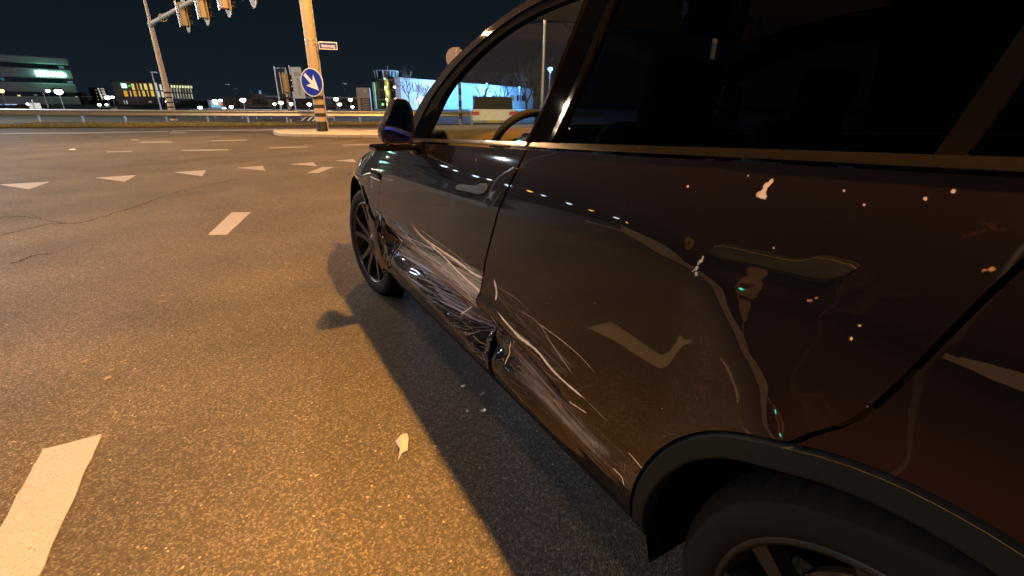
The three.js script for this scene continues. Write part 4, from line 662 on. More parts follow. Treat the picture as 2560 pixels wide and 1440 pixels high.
// sign seen from behind, its post ringed, beyond the bonnet
{
  const foot = footAt(1150, 250, 15), t = thing('round_sign', 'round sign seen from behind on a ringed post beyond the bonnet', 'sign', foot), h = heightAt(foot, 147);
  mesh('post', bar(V(0, 0, 0), V(0, h + 0.3, 0), 0.045, 0.045), M.pole, t); for (let i = 0; i < 7; i++) mesh('black_ring', sleeve(0.047, 0.1 + i * 0.34, 0.27 + i * 0.34, 14), M.black, t);
  mesh('plate', new THREE.CylinderGeometry(0.30, 0.30, 0.02, 40).rotateX(Math.PI / 2).rotateY(0.5).translate(-0.08, h, 0.05), M.galv, t); mesh('bracket', [rbox(0.04, 0.5, 0.03, 0.01, -0.06, h, 0.075)], M.galv, t);
}
// board sign on the left beyond the barrier
{
  const foot = footAt(90, 282, 40), t = thing('board_sign', 'pale board sign seen from behind beyond the barrier', 'sign', foot), y0 = heightAt(foot, 285), y1 = heightAt(foot, 257);
  mesh('post', bar(V(0, 0, 0), V(0, y1 + 0.25, 0), 0.05), M.galv, t); mesh('board', rbox(0.95, y1 - y0, 0.03, 0.012, 0.05, (y0 + y1) / 2, -0.07), M.white, t);
}
{
  const foot = footAt(291, 285, 44), t = thing('small_board', 'small cream notice board beside the dark office beyond the barrier', 'sign', foot), y0 = heightAt(foot, 279), y1 = heightAt(foot, 270);
  mesh('post', bar(V(0, 0, 0), V(0, y1, 0), 0.04), M.galv, t); mesh('board', rbox(0.55, y1 - y0, 0.03, 0.01, 0, (y0 + y1) / 2, 0.05), cream, t);
}

// ---------------------------------------------------------------- buildings beyond the road
function facade(name, label, category, pxA, dA, pxB, dB, py = 272) {
  const A = footAt(pxA, py, dA), B = footAt(pxB, py, dB), d = B.clone().sub(A); const t = thing(name, label, category, A, Math.atan2(-d.z, d.x));
  const n = V(-d.z, 0, d.x).normalize(), u = d.clone().normalize();      // n points to the camera side
  return { t, W: d.length(), P(px, py) { const r = ray(px, py), o = V(0, CH, 0), k = A.clone().sub(o).dot(n) / r.dot(n), p = o.addScaledVector(r, k).sub(A); return [p.dot(u), p.y]; } };
}
function panel(f, name, px0, py0, px1, py1, z, depth, mat) {             // box on a facade from two pixel corners
  const a = f.P(px0, py0), b = f.P(px1, py1), x0 = Math.min(a[0], b[0]), x1 = Math.max(a[0], b[0]), y0 = Math.max(0, Math.min(a[1], b[1])), y1 = Math.max(a[1], b[1]);
  return mesh(name, box(Math.max(0.05, x1 - x0), Math.max(0.05, y1 - y0), depth, (x0 + x1) / 2, (y0 + y1) / 2, z + depth / 2), mat, f.t);
}
const winGlow = (r, g, b, k = 1) => glow(lin(r, g, b), k);
const darkGlass = matt(lin(0.010, 0.014, 0.018), 0.3, 0.25), paleWall = std(lin(0.42, 0.43, 0.42), 0.8), whiteWall = std(lin(0.62, 0.62, 0.66), 0.8), greyWall = std(lin(0.16, 0.15, 0.14), 0.85);
// office with pale bands and a lit sign
{
  const f = facade('banded_office', 'pale office block with dark window bands and a glowing cyan sign', 'building', 0, 106, 207, 118, 273), W = f.W, top = f.P(100, 141.5)[1], x0 = -46;
  const yy = py => f.P(100, py)[1];
  mesh('wall', box(W - x0 - 0.6, top - 0.2, 16, (W + x0) / 2, (top - 0.2) / 2, -8.4), M.darkwall, f.t);
  for (const [a, b] of [[141.5, 159.5], [171, 195.5], [207, 230.5], [241, 261.5]]) mesh('band', rbox(W - x0, yy(a) - yy(b), 17, 0.25, (W + x0) / 2, (yy(a) + yy(b)) / 2, -8.1, 2), paleWall, f.t);
  for (const [a, b, s] of [[160, 170.5, 0.4], [196, 206.5, 1.0], [231, 240.5, 0.6]]) for (let i = 0; i < 11; i++) { const w = (W - x0 - 3) / 11; mesh('window', box(w - 0.12, yy(a) - yy(b) - 0.1, 0.1, x0 + 1 + w * (i + 0.5), (yy(a) + yy(b)) / 2, 0.02 - 0.3), darkGlass, f.t); }
  for (const [a, b, c, d, m] of [[146, 165, 160, 172, winGlow(0.05, 0.12, 0.16)], [168, 203, 181, 207, winGlow(0.08, 0.2, 0.28)], [0, 194, 12, 202, winGlow(0.03, 0.07, 0.14)], [43, 237, 51, 241, winGlow(0.8, 0.7, 0.3)], [188, 241, 194, 245, winGlow(0.6, 0.6, 0.4)], [84, 236.5, 92, 238.5, winGlow(0.2, 0.2, 0.2)]]) panel(f, 'lit_window', a, b, c, d, 0.0, 0.25, m);
  // sign: white-cyan letters run together by their glow
  const sgn = lin(0.55, 1, 0.95); let x = 85; for (const [w, a, b] of [[8, 176, 191], [9, 175.5, 191.5], [8.5, 175.5, 192], [9, 176, 192], [6, 178, 191], [8, 178, 192], [7, 178, 192.5], [9, 178.5, 192.5], [9, 178.5, 193], [5, 181, 192]]) { panel(f, 'sign_letter', x, a + (x - 85) * 0.03, x + w - 0.5, b + (x - 85) * 0.005, 0.5, 0.3, glow(sgn, 5.0)); x += w; }
  { const a = f.P(105, 184), b = f.P(150, 186); for (const q of [a, b]) { const l = new THREE.PointLight(lin(0.12, 1, 0.55), 6, 0, 2); l.position.set(q[0], q[1], 2.2); l.shadow.radius = 20; l.castShadow = true; f.t.add(l); } }
  for (const [a, b, c, d] of [[0, 261, 8, 270], [10, 259, 26, 264], [27, 259, 42, 264], [12, 266, 28, 269], [29, 266, 45, 271], [37, 271, 47, 277]]) panel(f, 'ground_floor_window', a, b, c, d, 0.05, 0.3, winGlow(0.35, 0.55, 0.85));
  panel(f, 'exit_sign', 135, 272, 152, 276, 0.3, 0.2, glow(lin(0.04, 0.6, 0.15), 1));
  panel(f, 'roof_plant', 90, 137.5, 111, 142, -4, 2, M.darkwall);
}
// lower wing beside it
{ const f = facade('low_annex', 'low dark annex between the banded office and the lit tower', 'building', 205, 122, 300, 130, 274); mesh('wall', box(f.W, f.P(250, 262)[1], 8, f.W / 2, f.P(250, 262)[1] / 2, -4), greyWall, f.t); panel(f, 'upper_storey', 207, 231, 232, 262, -5, 4, M.darkwall); panel(f, 'roof_edge', 206, 240, 233, 243, -0.9, 0.6, paleWall); }
{ const f = facade('lit_tower', 'distant tower block with a column of lit white windows', 'building', 236, 210, 268, 212, 270), top = f.P(250, 219)[1]; mesh('wall', box(f.W, top, 8, f.W / 2, top / 2, -4), M.darkwall, f.t); for (let r = 0; r < 8; r++) for (const [a, w, k] of [[244 + r * 1.5, 4, 1.3], [251.5 + r * 1.35, 9, 0.85]]) panel(f, 'window', a, 220.5 + r * 3.7, a + w, 223 + r * 3.7, 0, 0.2, winGlow(0.9 * k, 0.85 * k, 0.7 * k, rr(0.3, 1.1))); for (let r = 0; r < 4; r++) panel(f, 'window', 238 + r * 2.2, 224 + r * 8, 241 + r * 2.2, 226.5 + r * 8, 0, 0.2, winGlow(0.6, 0.6, 0.4, 0.4)); }
// office with warm lit windows
{
  const f = facade('lit_office', 'dark glass office with two rows of warm lit windows', 'building', 297, 150, 487, 162, 272), top = f.P(390, 206)[1];
  mesh('wall', box(f.W, top, 14, f.W / 2, top / 2, -7), std(lin(0.035, 0.05, 0.065), 0.35), f.t); mesh('roof_edge', box(f.W + 0.6, 0.35, 14.6, f.W / 2, top + 0.17, -7), greyWall, f.t);
  const warm = () => [winGlow(0.85, 0.52, 0.07, rr(0.7, 1.1)), winGlow(0.8, 0.6, 0.18, rr(0.7, 1.1)), winGlow(0.9, 0.45, 0.05, rr(0.7, 1.0))][Math.floor(rnd() * 3)];
  for (const [x, w] of [[327, 11], [340.5, 6], [348.5, 8], [358.5, 11], [372, 11]]) panel(f, 'window', x, 209, x + w, 224.5, 0, 0.25, warm());
  for (const [x, w] of [[308, 13], [323.5, 6.5], [332, 11], [345, 7], [354.5, 10], [367, 6], [376, 11]]) panel(f, 'window', x, 226.5, x + w, 241, 0, 0.25, warm());
  for (const [x, w, a, b] of [[384, 11, 207, 225], [397.5, 9, 211, 225.5], [389, 12, 228, 243], [402, 9, 229, 243]]) panel(f, 'window', x, a, x + w, b, 0, 0.25, winGlow(0.75, 0.75, 0.55, 0.9));
  for (let i = 0; i < 8; i++) { const x = 426 + i * 7; panel(f, 'window', x, 213 + i * 0.25, x + 6, 219 + i * 0.25, 0, 0.25, winGlow(0.8, 0.78, 0.45, rr(0.8, 1.3))); panel(f, 'window', x, 220 + i * 0.25, x + 5, 230 + i * 0.25, 0, 0.22, winGlow(0.5, 0.48, 0.26, rr(0.2, 1))); panel(f, 'window', x + 2, 233 + i * 0.25, x + 8, 246 + i * 0.15, 0, 0.22, winGlow(0.55, 0.56, 0.38, rr(0.3, 1))); }
  for (const [a, b, c, d, m] of [[309, 251, 313, 260, winGlow(0.4, 0.5, 0.5)], [315, 251, 320, 260, winGlow(0.4, 0.5, 0.5)], [331, 268, 335, 275, winGlow(0.12, 0.15, 0.12)], [338, 267, 343, 275, winGlow(0.3, 0.4, 0.38)], [350, 267, 356, 275, winGlow(0.25, 0.32, 0.3)], [371, 253, 380, 256, winGlow(0.25, 0.28, 0.27)], [378, 266, 384, 270, winGlow(0.04, 0.1, 0.5)]]) panel(f, 'window', a, b, c, d, 0, 0.2, m);
  panel(f, 'roof_sign', 302, 209, 318, 220, 0.2, 0.4, glow(lin(0.5, 1, 0.8), 2.4)); panel(f, 'roof_sign', 301, 207.5, 309, 211, 0.15, 0.3, glow(lin(0.05, 0.9, 0.04), 1.2)); panel(f, 'roof_sign', 319, 213, 327, 216.5, 0.2, 0.3, glow(lin(0.05, 0.8, 0.1), 1));
}
{ const f = facade('dark_hall', 'dark hall right of the lit office beyond the railing', 'building', 455, 125, 515, 125, 274); mesh('wall', box(f.W, f.P(480, 252)[1], 10, f.W / 2, f.P(480, 252)[1] / 2, -5), M.darkwall, f.t); }
// petrol kiosk
{ const f = facade('petrol_kiosk', 'brightly lit pale blue kiosk with an orange emblem', 'kiosk', 524, 95, 560, 96, 275), top = f.P(545, 250)[1]; mesh('wall', box(f.W, top, 4, f.W / 2, top / 2, -2), whiteWall, f.t); panel(f, 'lit_window', 527, 256, 556, 272, 0, 0.15, winGlow(0.22, 0.6, 0.85, 0.9)); panel(f, 'lit_window', 533, 251, 546, 262, 0.1, 0.15, winGlow(1, 1, 1, 1.4)); panel(f, 'emblem_sign', 546, 258, 557, 263, 0.16, 0.1, winGlow(1, 0.25, 0.03, 1)); }
// brick sheds behind
{ const f = facade('brick_shed', 'brown shed with a chimney among the street lamps', 'building', 560, 105, 690, 110, 274), h = f.P(620, 246)[1]; mesh('wall', box(f.W, h, 12, f.W / 2, h / 2, -6), std(lin(0.20, 0.14, 0.085), 0.9), f.t); panel(f, 'gable', 628, 235, 670, 262, -3, 3, std(lin(0.15, 0.11, 0.075), 0.9)); panel(f, 'chimney', 627, 221, 630, 238, -4, 0.5, paleWall); panel(f, 'skylight_window', 648, 226, 655, 236, -2, 0.3, winGlow(0.16, 0.25, 0.5)); panel(f, 'door', 594, 254, 602, 272, 0, 0.1, std(lin(0.05, 0.03, 0.02), 0.8)); }
{ const f = facade('long_hall', 'long low hall with a pale roof edge behind the banners', 'building', 665, 118, 905, 128, 273), h = f.P(780, 242)[1]; mesh('wall', box(f.W, h, 18, f.W / 2, h / 2, -9.2), std(lin(0.13, 0.11, 0.085), 0.9), f.t); mesh('roof_edge', box(f.W, h * 0.16, 18.6, f.W / 2, h * 0.95, -9), whiteWall, f.t); for (let i = 0; i < 7; i++) panel(f, 'window', 700 + i * 28, 252, 716 + i * 28, 262, 0, 0.1, darkGlass); }
// glass stair tower of a showroom
{
  const f = facade('glass_tower', 'round glass tower with yellow light inside and a ring of fins on top', 'building', 939, 100, 993, 100, 273), cx = f.P(966, 272)[0], R = f.W * 0.5, top = f.P(966, 176)[1], g0 = f.P(966, 197)[1];
  mesh('core', sleeve(R * 0.25, 0, top * 0.9, 20).translate(cx, 0, -R), greyWall, f.t);
  mesh('crown', sleeve(R * 0.98, g0, top, 40).translate(cx, 0, -R), std(lin(0.01, 0.012, 0.014), 0.4), f.t); mesh('crown_ring', new THREE.TorusGeometry(R * 1.06, 0.10, 8, 48).rotateX(Math.PI / 2).translate(cx, top, -R), paleWall, f.t);
  mesh('mast', bar(V(cx + 0.4, top, -R), V(cx + 0.4, top + 0.9, -R), 0.05), paleWall, f.t);
  for (let i = 0; i < 10; i++) { const a = i / 10 * 6.283 + 0.35; mesh('fin', bar(V(cx + Math.cos(a) * R * 0.99, g0 + 0.1, -R + Math.sin(a) * R * 0.99), V(cx + Math.cos(a) * R * 1.06, top, -R + Math.sin(a) * R * 1.06), 0.05, 0.14), std(lin(0.35, 0.55, 0.52), 0.5), f.t); }
  mesh('fin_lamp', new THREE.SphereGeometry(0.22, 12, 8).translate(cx + R * 0.1, g0, 0.25), glow(lin(0.4, 1, 0.5), 1.5), f.t);
  const lev = [0, 0.33, 0.66, 1].map(k => k * g0); for (const y of lev) mesh('floor_slab', sleeve(R * 0.96, Math.max(0, y - 0.12), y + 0.02, 36).translate(cx, 0, -R), greyWall, f.t);
  const n = 18; for (let i = 0; i < n; i++) { const a = i / n * 6.283; mesh('mullion', bar(V(cx + Math.cos(a) * R, 0, -R + Math.sin(a) * R), V(cx + Math.cos(a) * R, g0, -R + Math.sin(a) * R), 0.06), M.black, f.t); const b = (i + 0.5) / n * 6.283, w = 2 * R * Math.sin(Math.PI / n); for (let k = 0; k < 3; k++) mesh('pane', new THREE.PlaneGeometry(w * 0.94, lev[k + 1] - lev[k] - 0.14).rotateY(Math.PI / 2 - b).translate(cx + Math.cos(b) * R * 0.985, (lev[k] + lev[k + 1]) / 2, -R + Math.sin(b) * R * 0.985), new THREE.MeshPhysicalMaterial({ color: lin(0.75, 0.8, 0.6), roughness: 0, transmission: 1, thickness: 0 }), f.t); }
  for (const [px, py] of [[961, 218.5], [982.5, 217.5], [963.5, 248.5], [985, 248], [966, 278]]) { const q = f.P(px, py); mesh('lamp_bulb', new THREE.SphereGeometry(0.24, 12, 8).translate(q[0], q[1], -R * 0.5), glow(lin(1, 0.86, 0.45), 9), f.t); }
  for (const y of [lev[1] * 0.55, lev[2] * 0.82, lev[3] * 0.8]) { const l = new THREE.PointLight(lin(1, 0.8, 0.35), 26, 0, 2); l.position.set(cx, y, -R * 0.45); l.castShadow = true; f.t.add(l); }
  const q = f.P(954.5, 260); mesh('exit_sign', box(0.35, 0.4, 0.1, q[0], q[1], -R * 0.4), glow(lin(0.02, 0.8, 0.2), 2), f.t);
  panel(f, 'teal_pillar', 928, 205, 940, 288, -1.5, 1.0, std(lin(0.22, 0.42, 0.42), 0.7));
}
// white showroom, its wall running away behind the car
{
  const f = facade('white_showroom', 'long white showroom wall running behind the bare trees', 'building', 1005, 94, 1332, 150, 274), h = f.P(1020, 199.5)[1];
  mesh('wall', box(f.W, h, 1.2, f.W / 2, h / 2, -0.6), whiteWall, f.t); mesh('roof_edge', box(f.W + 0.2, 0.3, 1.4, f.W / 2, h + 0.15, -0.6), paleWall, f.t);
  panel(f, 'window', 1032, 213, 1049, 229.5, 0, 0.12, darkGlass); panel(f, 'lit_window', 1033, 244, 1041, 259, 0, 0.12, winGlow(0.55, 0.62, 0.6, 1)); panel(f, 'lit_window', 1042, 244, 1055, 259, 0, 0.12, winGlow(0.95, 0.95, 1, 1.3)); panel(f, 'lit_window', 1024, 280, 1036, 287, 0, 0.12, winGlow(1, 1, 1, 1.4));
  for (const [x, w, lit] of [[1182, 10, 0], [1206, 9, 0], [1230, 8, 0], [1247, 7, 1], [1276, 8, 2], [1292, 8, 0], [1304, 6, 0]]) panel(f, 'window', x, 238, x + w, 252, 0, 0.15, lit === 1 ? winGlow(0.9, 0.7, 0.12) : lit ? winGlow(0.3, 0.3, 0.12) : darkGlass);
}
// information pillar
{
  const f = facade('information_pillar', 'tall cream information pillar with a dark lettered panel', 'sign', 897, 48, 930, 48, 290); const h = f.P(913, 219)[1];
  mesh('slab', rbox(f.W, h, 0.3, 0.04, f.W / 2, h / 2, -0.15), cream, f.t);
  const tx = canvasTex(256, 320, (c, w, hh) => { c.fillStyle = 'rgb(58,50,40)'; c.fillRect(0, 0, w, hh); c.fillStyle = 'rgb(170,150,110)'; for (let i = 0; i < 9; i++) { const ww = w * (0.5 + 0.35 * ((i * 37) % 10) / 10); for (let x = (w - ww) / 2; x < (w + ww) / 2; x += 17) c.fillRect(x, 22 + i * 32, 12, 10); } });
  const a = f.P(900, 245), b = f.P(929, 287); mesh('text_panel', box(b[0] - a[0], a[1] - Math.max(0.1, b[1]), 0.02, (a[0] + b[0]) / 2, (a[1] + Math.max(0.1, b[1])) / 2, 0.02), std(0xffffff, 0.6, 0, { map: tx }), f.t);
  panel(f, 'emblem', 908.5, 223, 916, 231, 0.005, 0.015, std(lin(0.3, 0.27, 0.2), 0.7));
}

// ---------------------------------------------------------------- lamps in the distance
const lampSpots = [[146, 228, 62, 0.55, lin(1, 0.92, 0.75), 900, 0], [119, 226, 98, 0.45, lin(1, 0.95, 0.85), 1600], [70, 259, 70, 0.3, lin(0.9, 0.92, 1), 0], [268, 243, 90, 0.55, lin(0.95, 0.92, 1), 500], [281, 242, 100, 0.4, lin(0.9, 0.85, 1), 0], [248, 261, 85, 0.35, lin(0.95, 0.9, 1), 0], [266, 261, 90, 0.3, lin(1, 0.9, 0.6), 0], [418, 253, 80, 0.35, lin(0.8, 0.75, 1), 0], [500, 268, 80, 0.4, lin(1, 0.95, 1), 200], [537, 252, 88, 0.5, lin(1, 1, 1), 500], [551, 250, 92, 0.4, lin(0.9, 0.85, 1), 0], [560, 270, 78, 0.35, lin(1, 0.95, 0.95), 0], [578, 266, 84, 0.4, lin(1, 0.95, 0.95), 300], [607, 249, 84, 0.55, lin(1, 0.93, 0.8), 700], [686, 259, 90, 0.35, lin(1, 0.95, 0.7), 0], [702, 256, 86, 0.5, lin(1, 0.9, 0.75), 500], [726, 259, 88, 0.5, lin(1, 0.92, 0.85), 0], [773, 260, 92, 0.48, lin(1, 0.92, 0.85), 400], [840, 247, 90, 0.5, lin(1, 0.93, 0.85), 400], [849, 260, 95, 0.48, lin(1, 0.93, 0.9), 0], [876, 248.5, 92, 0.44, lin(1, 0.95, 0.9), 300], [881, 266, 86, 0.34, lin(1, 0.95, 0.75), 0], [3, 226, 75, 0.45, lin(1, 0.55, 0.1), 0]];
const lampWords = ['beside the board sign', 'in front of the banded office', 'by the low annex', 'next to the lit tower', 'near the lit office', 'over the petrol kiosk', 'by the brick shed', 'in front of the long hall'];
for (const [px, py, d, s, c, I] of lampSpots) { const foot = footAt(px, py, d), h = heightAt(foot, py); const k = px < 60 ? 1 : px < 110 ? 0 : px < 160 ? 1 : px < 262 ? 2 : px < 300 ? 3 : px < 510 ? 4 : px < 562 ? 5 : px < 660 ? 6 : 7; streetLamp('small glowing street lamp on a thin post ' + lampWords[k], foot, h - 0.05, null, c, I, { size: s * 1.3, glow: I ? 14 : 9, r: 0.06, group: 'distant street lamps ' + lampWords[k] }); }
// unlit lamp posts
for (const [px, py, pyT, d, label] of [[394, 240, 181, 60, 'thin white lamp post crossing the lit office'], [575, 262, 211, 90, 'tall dark lamp post with a pale head by the petrol kiosk'], [594, 262, 222, 100, 'dark lamp post with a pale head by the brick shed'], [865, 262, 209, 95, 'dark lamp post with a pale head above the long hall'], [118, 262, 232, 75, 'short grey post in front of the banded office']]) { const foot = footAt(px, py, d), h = heightAt(foot, pyT), t = thing('lamp_post', label, 'lamp post', foot); mesh('pole', bar(V(0, 0, 0), V(0, h, 0), 0.09, 0.05), d < 80 ? M.white : M.black, t); mesh('lamp_head', rbox(0.7, 0.16, 0.3, 0.06, 0.25, h, 0), M.white, t); }

// lamps out of view to the left, placed for their glints in the car paint
for (const [az, d, h, c, I] of [[-51, 40, 2.6, lin(0.6, 0.75, 1), 220], [-53, 55, 2.7, lin(0.7, 0.8, 1), 0], [-55, 38, 2.2, lin(0.55, 0.7, 1), 0], [-57, 47, 2.7, lin(0.8, 0.9, 1), 220], [-59, 36, 2.2, lin(0.6, 0.75, 1), 0], [-62, 42, 2.6, lin(1, 0.5, 0.1), 0], [-64, 50, 2.9, lin(0.7, 0.8, 1), 0], [-67, 40, 2.5, lin(0.7, 0.85, 1), 220], [-70, 45, 2.7, lin(1, 0.5, 0.1), 0], [-73, 38, 2.5, lin(0.7, 0.85, 1), 0], [-77, 44, 2.7, lin(1, 0.5, 0.1), 180], [-101, 30, 2.5, lin(1, 0.5, 0.1), 180]]) { const a = az * Math.PI / 180; streetLamp('small lamp out of view left of the car, placed for glints in its paint', V(Math.sin(a) * d, 0, -Math.cos(a) * d), h, null, c, I, { size: 0.5, glow: 16, mat: M.black, r: 0.03, group: 'unseen lamps left of the car' }); }
{ const a = -88 * Math.PI / 180, foot = V(Math.sin(a) * 13, 0, -Math.cos(a) * 13), t = thing('post_signal', 'green traffic signal out of view left of the car, placed for glints in its rear door', 'traffic signal', foot); mesh('post', bar(V(0, 0, 0), V(0, 2.6, 0), 0.06), M.pole, t); const h = signalHead(t, V(0.1, 2.3, 0), 0, 2, 1.0); }  // unseen signal, placed for green glints on the rear door

// ---------------------------------------------------------------- bare trees
function tree(label, foot, h, spread, mat = M.bark, n0 = 5) {
  const t = thing('bare_tree', label, 'tree', foot, 0, 'bare winter trees'), trunk = [], crown = [];
  const grow = (p, d, len, r, lvl) => { const q = p.clone().addScaledVector(d, len); (lvl < 2 ? trunk : crown).push(bar(p, q, r, r * 0.68, lvl < 2 ? 7 : 4)); if (lvl >= n0) return; const k = lvl < 1 ? 3 : 2 + (rnd() < 0.6 ? 1 : 0); for (let i = 0; i < k; i++) { const nd = d.clone().add(V(rr(-1, 1) * spread, rr(-0.1, 0.5), rr(-1, 1) * spread)).normalize(); grow(p.clone().lerp(q, rr(0.55, 1)), nd, len * rr(0.62, 0.85), r * 0.6, lvl + 1); } };
  grow(V(0, 0, 0), V(rr(-0.08, 0.08), 1, rr(-0.08, 0.08)).normalize(), h * 0.28, h * 0.018, 0); mesh('trunk', trunk, mat, t); const c = mesh('crown', crown, mat, t); return t;
}
for (const [px, d, h, label] of [[1024, 78, 7.0, 'bare tree between the glass tower and the showroom'], [1046, 74, 5.6, 'bare tree before the dark showroom window'], [1066, 70, 6.2, 'bare tree before the lit showroom window'], [1082, 66, 5.4, 'bare tree close behind the mirror'], [1205, 60, 6.5, 'bare tree seen through the windscreen before the white wall'], [1262, 52, 5.5, 'bare tree seen through the windscreen beside the yellow lamp post'], [1318, 44, 6.5, 'bare tree seen through the windscreen near the pillar'], [1340, 36, 6, 'bare tree seen through the windscreen nearest the pillar']]) tree(label, footAt(px, 265, d), h, 0.62);
// bare trees out of view to the left, placed to be mirrored in the paint
for (const [x, z] of [[-17, 2], [-15, 9], [-20, -6]]) tree('bare tree out of view left of the carriageway, placed to be mirrored in the paint', V(x, 0, z), 7, 0.6);
streetLamp('unseen bluish lamp placed to light the middle of the white showroom wall', footAt(1216, 262, 104), 5.0, null, lin(0.25, 0.58, 1), 3200, { size: 0.4, glow: 9 });  // unseen lamp, placed to light the showroom wall blue
streetLamp('unseen bluish lamp placed to light the far end of the white showroom wall', footAt(1298, 262, 122), 5.0, null, lin(0.22, 0.55, 1), 6000, { size: 0.4, glow: 9 });  // unseen too, placed to light that wall farther along
streetLamp('unseen blue-white lamp placed to light the bare trees ahead of the car', footAt(1372, 262, 46), 4.2, null, lin(0.30, 0.48, 1), 700, { size: 0.4, glow: 8 });  // unseen lamp, placed to throw blue light on the branches
streetLamp('bluish lamp out of view behind the car pillar, lighting the near end of the showroom wall', footAt(1098, 262, 72), 3.2, null, lin(0.45, 0.55, 1), 2600, { size: 0.4, glow: 8 });  // hidden behind the pillar, placed to light the near showroom wall

// ---------------------------------------------------------------- pale car ahead, seen through the windscreen
{
  const t = thing('silver_car', 'pale silver hatchback with red tail lamps ahead of the damaged car', 'car', footAt(1236, 290, 19), 0.12);
  const bodyMat = new THREE.MeshPhysicalMaterial({ color: lin(0.45, 0.48, 0.5), roughness: 0.4, metalness: 0.3, clearcoat: 1, clearcoatRoughness: 0.05 });
  const side = new THREE.Shape(); side.moveTo(0.05, 0.28); side.lineTo(0, 0.62); side.lineTo(0.06, 0.95); side.lineTo(2.9, 0.95); side.lineTo(4.0, 0.82); side.lineTo(4.2, 0.55); side.lineTo(4.15, 0.28); side.lineTo(0.05, 0.28);
  mesh('body', new THREE.ExtrudeGeometry(side, { depth: 1.62, bevelEnabled: true, bevelSize: 0.07, bevelThickness: 0.08, bevelSegments: 3 }).translate(0, 0, -0.81).rotateY(Math.PI / 2), bodyMat, t);
  const cab = new THREE.Shape(); cab.moveTo(0.12, 0.98); cab.lineTo(0.42, 1.42); cab.lineTo(2.0, 1.45); cab.lineTo(2.85, 0.98);
  mesh('cabin', new THREE.ExtrudeGeometry(cab, { depth: 1.25, bevelEnabled: true, bevelSize: 0.05, bevelThickness: 0.10, bevelSegments: 2 }).translate(0, 0, -0.625).rotateY(Math.PI / 2), M.interior, t);
  for (const x of [-0.72, 0.72]) mesh('tail_lamp', rbox(0.30, 0.13, 0.06, 0.03, x, 0.88, 0.045), glow(lin(1, 0.05, 0.03), 0.9), t);
  mesh('number_plate', rbox(0.52, 0.11, 0.02, 0.005, 0, 0.58, 0.075), std(lin(0.7, 0.55, 0.08), 0.4), t); mesh('bumper', rbox(1.7, 0.22, 0.14, 0.05, 0, 0.42, 0.03), M.plastic, t);
  for (const [x, z] of [[-0.78, -0.8], [0.78, -0.8], [-0.78, -3.3], [0.78, -3.3]]) { const w = new THREE.Group(); w.name = 'wheel'; w.position.set(x, 0.31, z); t.add(w); mesh('tyre', new THREE.TorusGeometry(0.24, 0.075, 12, 32).scale(1, 1, 1.3).rotateY(Math.PI / 2), M.rubber, w); mesh('rim', new THREE.CylinderGeometry(0.2, 0.2, 0.14, 24).rotateZ(Math.PI / 2), M.rim, w); }
}
// blue beacons out of view, placed to light the windscreen and front tyre blue
for (const [p, I, label] of [[carBase.clone().addScaledVector(RT, 2.3).addScaledVector(FW, 0.1), 30, 'blue beacon out of view beyond the damaged car, placed to light its windscreen'], [V(4.3, 0, 6.8), 25, 'blue beacon out of view behind the damaged car, placed to light its front tyre']]) {
  const t = thing('unseen_beacon', label, 'beacon', p, 0, 'unseen blue beacons');
  mesh('stem', bar(V(0, 0.5, 0), V(0, 2.65, 0), 0.022), M.galv, t); for (let i = 0; i < 3; i++) { const a = i * 2.094; mesh('leg', bar(V(0, 0.75, 0), V(Math.cos(a) * 0.55, 0, Math.sin(a) * 0.55), 0.015), M.galv, t); }
  mesh('base', sleeve(0.11, 2.65, 2.71), M.black, t); mesh('beacon_lamp', new THREE.SphereGeometry(0.10, 20, 12).scale(1, 1.1, 1).translate(0, 2.79, 0), glow(BLUE, 30), t);
  const l = new THREE.PointLight(BLUE, I, 0, 2); l.position.set(0, 2.79, 0); l.castShadow = true; l.shadow.radius = 4; t.add(l);
}

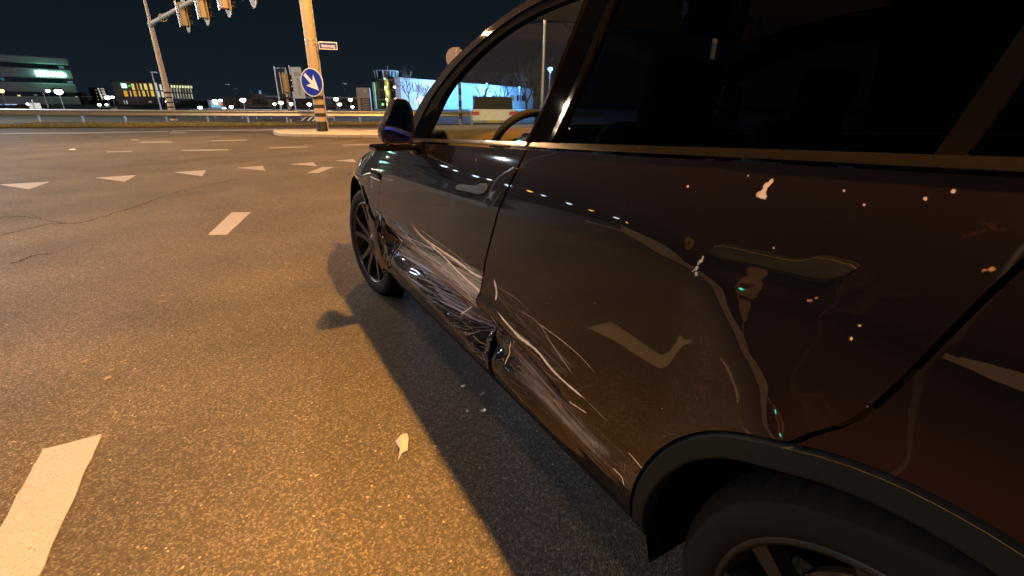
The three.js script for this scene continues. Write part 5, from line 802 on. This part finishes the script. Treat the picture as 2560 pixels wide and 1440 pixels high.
// ---------------------------------------------------------------- debris on the road
function shard(px, py, L, W2, ang, mat, label, group, curl = 0.3) {
  const p = onY(px, py), n = 9, pts = []; for (let i = 0; i < n; i++) { const a = i / n * 6.283, k = rr(0.5, 1); pts.push(new THREE.Vector2(Math.cos(a) * L * k, Math.sin(a) * W2 * k)); }
  const g = new THREE.ExtrudeGeometry(new THREE.Shape(pts), { depth: 0.003, bevelEnabled: false }).rotateX(-Math.PI / 2), q = g.attributes.position; for (let i = 0; i < q.count; i++) q.setY(i, q.getY(i) + 0.002 + Math.abs(q.getX(i)) * curl); g.computeVertexNormals();
  const m = mesh('broken_piece', g.rotateY(ang), mat, scene); m.position.set(p.x, 0.003, p.z); tag(m, label, 'debris', group); return m;
}
const clearBit = std(lin(0.62, 0.68, 0.78), 0.15);
{ // folded white plastic splinter lying in the light
  const P = [[988, 1106], [1002, 1098], [1018, 1088], [1022, 1105], [1019, 1128], [1006, 1140], [995, 1152], [1001, 1132], [993, 1116]].map((p, i) => { const q = onY(p[0], p[1]); q.y = [0.006, 0.02, 0.012, 0.022, 0.006, 0.016, 0.004, 0.018, 0.01][i]; return q; });
  const c = P.reduce((a, p) => a.add(p), V(0, 0, 0)).multiplyScalar(1 / P.length); c.y = 0.026; const pos = []; for (let i = 0; i < P.length; i++) { const a = P[i], b = P[(i + 1) % P.length]; for (const q of [c, a, b]) pos.push(q.x - c.x, q.y, q.z - c.z); for (const q of [c, b, a]) pos.push(q.x - c.x, q.y - 0.003, q.z - c.z); for (const [q, d] of [[a, 0], [a, 0.003], [b, 0], [b, 0], [a, 0.003], [b, 0.003]]) pos.push(q.x - c.x, q.y - d, q.z - c.z); }
  const g = new THREE.BufferGeometry(); g.setAttribute('position', new THREE.Float32BufferAttribute(pos, 3)); g.computeVertexNormals(); const m = mesh('plastic_splinter', g, std(lin(0.30, 0.30, 0.36), 0.2), scene); m.position.set(c.x, 0, c.z); tag(m, 'folded white plastic splinter lying on the lit asphalt beside the shadow', 'debris');
}
shard(1157, 968, 0.018, 0.009, 0.2, clearBit, 'flat clear lens fragment in the shadow nearest the door gap', null, 0.2);
shard(1205, 990, 0.013, 0.012, 0.8, clearBit, 'small clear lens fragment alone in the shadow near the sill', null, 0.5);
shard(1207, 1031, 0.018, 0.012, 0.4, clearBit, 'bright clear lens fragment in the shadow farthest from the front wheel', null, 0.6);
shard(1168, 1031, 0.007, 0.008, 0.1, clearBit, 'tiny clear chip beside the bright lens fragment', null, 0.6);

renderer.render(scene, camera);
